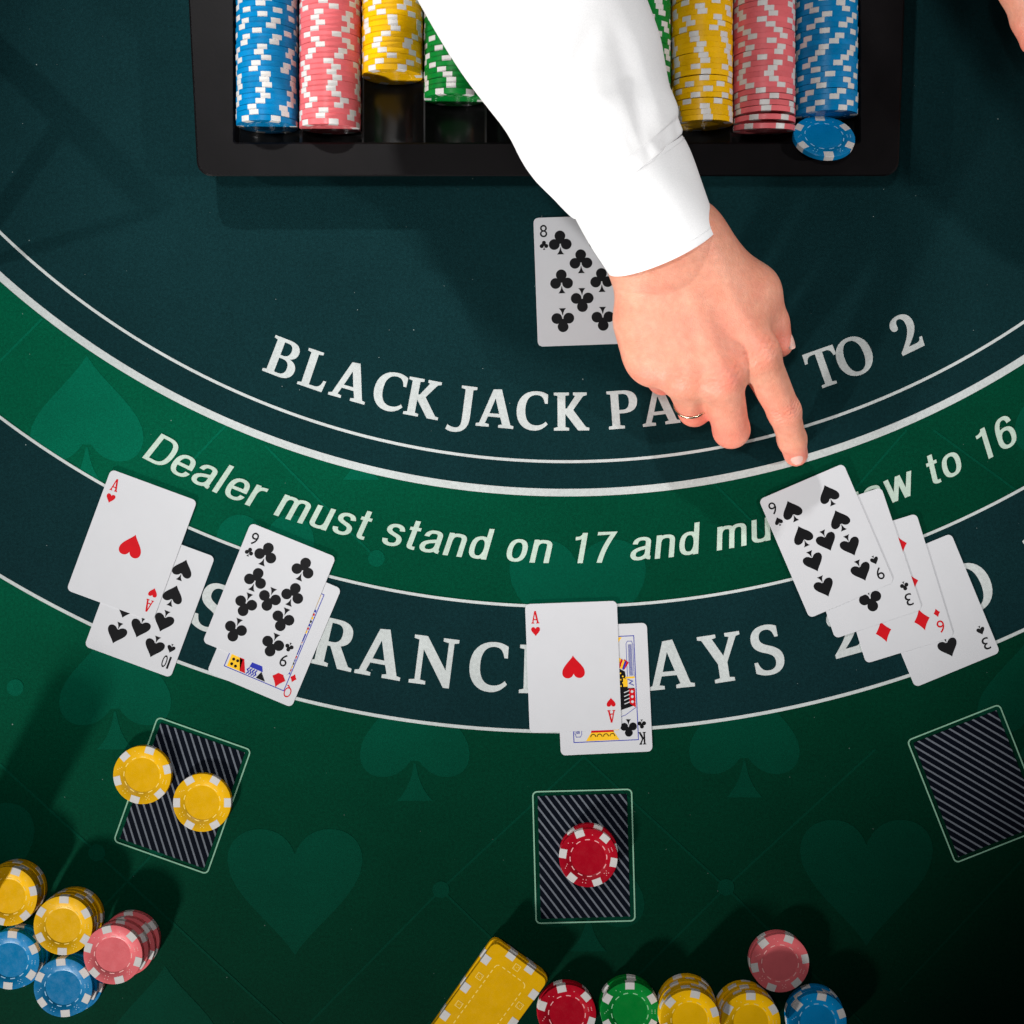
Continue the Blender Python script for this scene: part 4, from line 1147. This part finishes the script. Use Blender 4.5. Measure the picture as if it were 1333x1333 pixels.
# the dealer's other hand, resting at the right edge of the view
def mirrored(src, name, mat, parent, rot, shift, ref):
    co = np.array([v.co for v in src.vertices]) - ref
    co[:, 0] *= -1
    c, s_ = math.cos(rot), math.sin(rot)
    co = np.stack([co[:, 0] * c - co[:, 1] * s_, co[:, 0] * s_ + co[:, 1] * c, co[:, 2]], 1) + shift
    me = bpy.data.meshes.new(name); me.from_pydata(co.tolist(), [], [tuple(reversed(p_.vertices)) for p_ in src.polygons]); me.update()
    if 'flush' in src.attributes:
        a = np.zeros(len(co), np.float32); src.attributes['flush'].data.foreach_get('value', a)
        me.attributes.new('flush', 'FLOAT', 'POINT').data.foreach_set('value', a)
    return link(name, me, mat, parent, True)
ref = np.array(J['tt']) * np.array([1, 1, 0]); shift = np.array(P(1347, 52, J['tt'][2])); shift[2] = 0
rot2 = R(50)
oh = mirrored(skin_me, 'hand', M['skin'], person, rot2, shift, ref)
oh['label'] = 'other bare hand, its thumb side showing at the top right edge'
osl = mirrored(sleeve.data, 'shirt_sleeve', M['cotton'], person, rot2, shift, ref)
ocf = mirrored(cuff.data, 'cuff', M['cotton'], osl, rot2, shift, ref)

# ------------------------------------------------------------------ unseen shadow casters added just outside the view
M['black_gloss'] = plain('shadow_caster_black', (0.012, 0.012, 0.013), 0.3, 0.4)
stand = bpy.data.objects.new('shadow_frame', None); COL.objects.link(stand); stand.location = (-0.42, 0.22, 0.0005)  # unseen frame, its bars laid out to throw the angular shadow at upper left
tag(stand, 'dark easel shaped frame added unseen past the left edge to cast a shadow', 'shadow caster')
def bar(name, a, b_, w_, parent):
    a = Vector(a) - parent.location; b_ = Vector(b_) - parent.location; d = (b_ - a).normalized()
    u = d.cross(Vector((0.3, 0.2, 1))).normalized(); q = d.cross(u)
    v = [p + u * sx * w_ / 2 + q * sy * w_ / 2 for p in (a, b_) for sx, sy in ((-1, -1), (1, -1), (1, 1), (-1, 1))]
    o = obj(name, v, [(3, 2, 1, 0), (4, 5, 6, 7), (0, 1, 5, 4), (1, 2, 6, 5), (2, 3, 7, 6), (3, 0, 4, 7)], M['black_gloss'], parent)
    md = o.modifiers.new('rounded edge', 'BEVEL'); md.width = 0.0008; md.segments = 2
    return o
bar('shadow_rear_rail', (-0.420, 0.372, 0.008), (-0.408, 0.192, 0.150), 0.0115, stand)
bar('shadow_front_rail', (-0.402, 0.160, 0.005), (-0.408, 0.192, 0.148), 0.0065, stand)
bar('shadow_strut', (-0.412, 0.252, 0.100), (-0.402, 0.163, 0.020), 0.0090, stand)
bar('shadow_foot', (-0.422, 0.372, 0.005), (-0.401, 0.158, 0.005), 0.0100, stand)

box = bpy.data.objects.new('light_blocker', None); COL.objects.link(box); box.location = (0.56, 0.27, 0.0005)  # invented box, sized to keep the right lamp off the far right corner
tag(box, 'black box with a sloping front added unseen past the right edge to block light', 'light blocker')
prof3 = [(-0.15, 0.0), (0.14, 0.0), (0.14, 0.235), (-0.09, 0.240), (-0.14, 0.150), (-0.15, 0.060)]
n_ = len(prof3)
v = [(sx * 0.075, y, z) for sx in (-1, 1) for y, z in prof3]
f = [tuple(range(n_)), tuple(reversed(range(n_, 2 * n_)))] + [((k + 1) % n_, k, n_ + k, n_ + (k + 1) % n_) for k in range(n_)]
o = obj('blocker_body', v, f, M['black_gloss'], box); md = o.modifiers.new('rounded edge', 'BEVEL'); md.width = 0.004; md.segments = 3
v = [(sx * 0.042, y, z) for y, z in ((-0.100, 0.225), (-0.136, 0.160)) for sx in (-1, 1)]
v += [(x, y - 0.006, z + 0.004) for x, y, z in v]
obj('blocker_plate', v, [(4, 5, 7, 6), (0, 2, 3, 1), (0, 1, 5, 4), (1, 3, 7, 5), (3, 2, 6, 7), (2, 0, 4, 6)], M['tray'], box)

# the dealer's body behind the table, in a dark waistcoat
M['wool'] = plain('dark_waistcoat_wool', (0.014, 0.014, 0.017), 0.9, 0.1, 0.2, 500, 0.3, 900, 0.0004)
rows = [(-0.06, 0.165, 0.105), (0.06, 0.160, 0.105), (0.18, 0.175, 0.112), (0.30, 0.192, 0.118), (0.40, 0.198, 0.110), (0.45, 0.175, 0.090), (0.485, 0.110, 0.066), (0.50, 0.055, 0.052), (0.545, 0.050, 0.050)]
v = []; f = []; nth = 48
for z, hx, hy in rows:
    for k in range(nth):
        a = 2 * PI * k / nth; c, s_ = math.cos(a), math.sin(a)
        v.append((0.288 + hx * math.copysign(abs(c) ** 0.8, c), 0.625 - 0.12 * (z - 0.1) + hy * math.copysign(abs(s_) ** 0.85, s_), z))
for i in range(len(rows) - 1):
    for k in range(nth): a = i * nth + k; b_ = i * nth + (k + 1) % nth; f.append((a, b_, b_ + nth, a + nth))
f.append(tuple(reversed(range(nth)))); f.append(tuple(range((len(rows) - 1) * nth, len(rows) * nth)))
vest = obj('waistcoat', v, f, M['wool'], person, True)
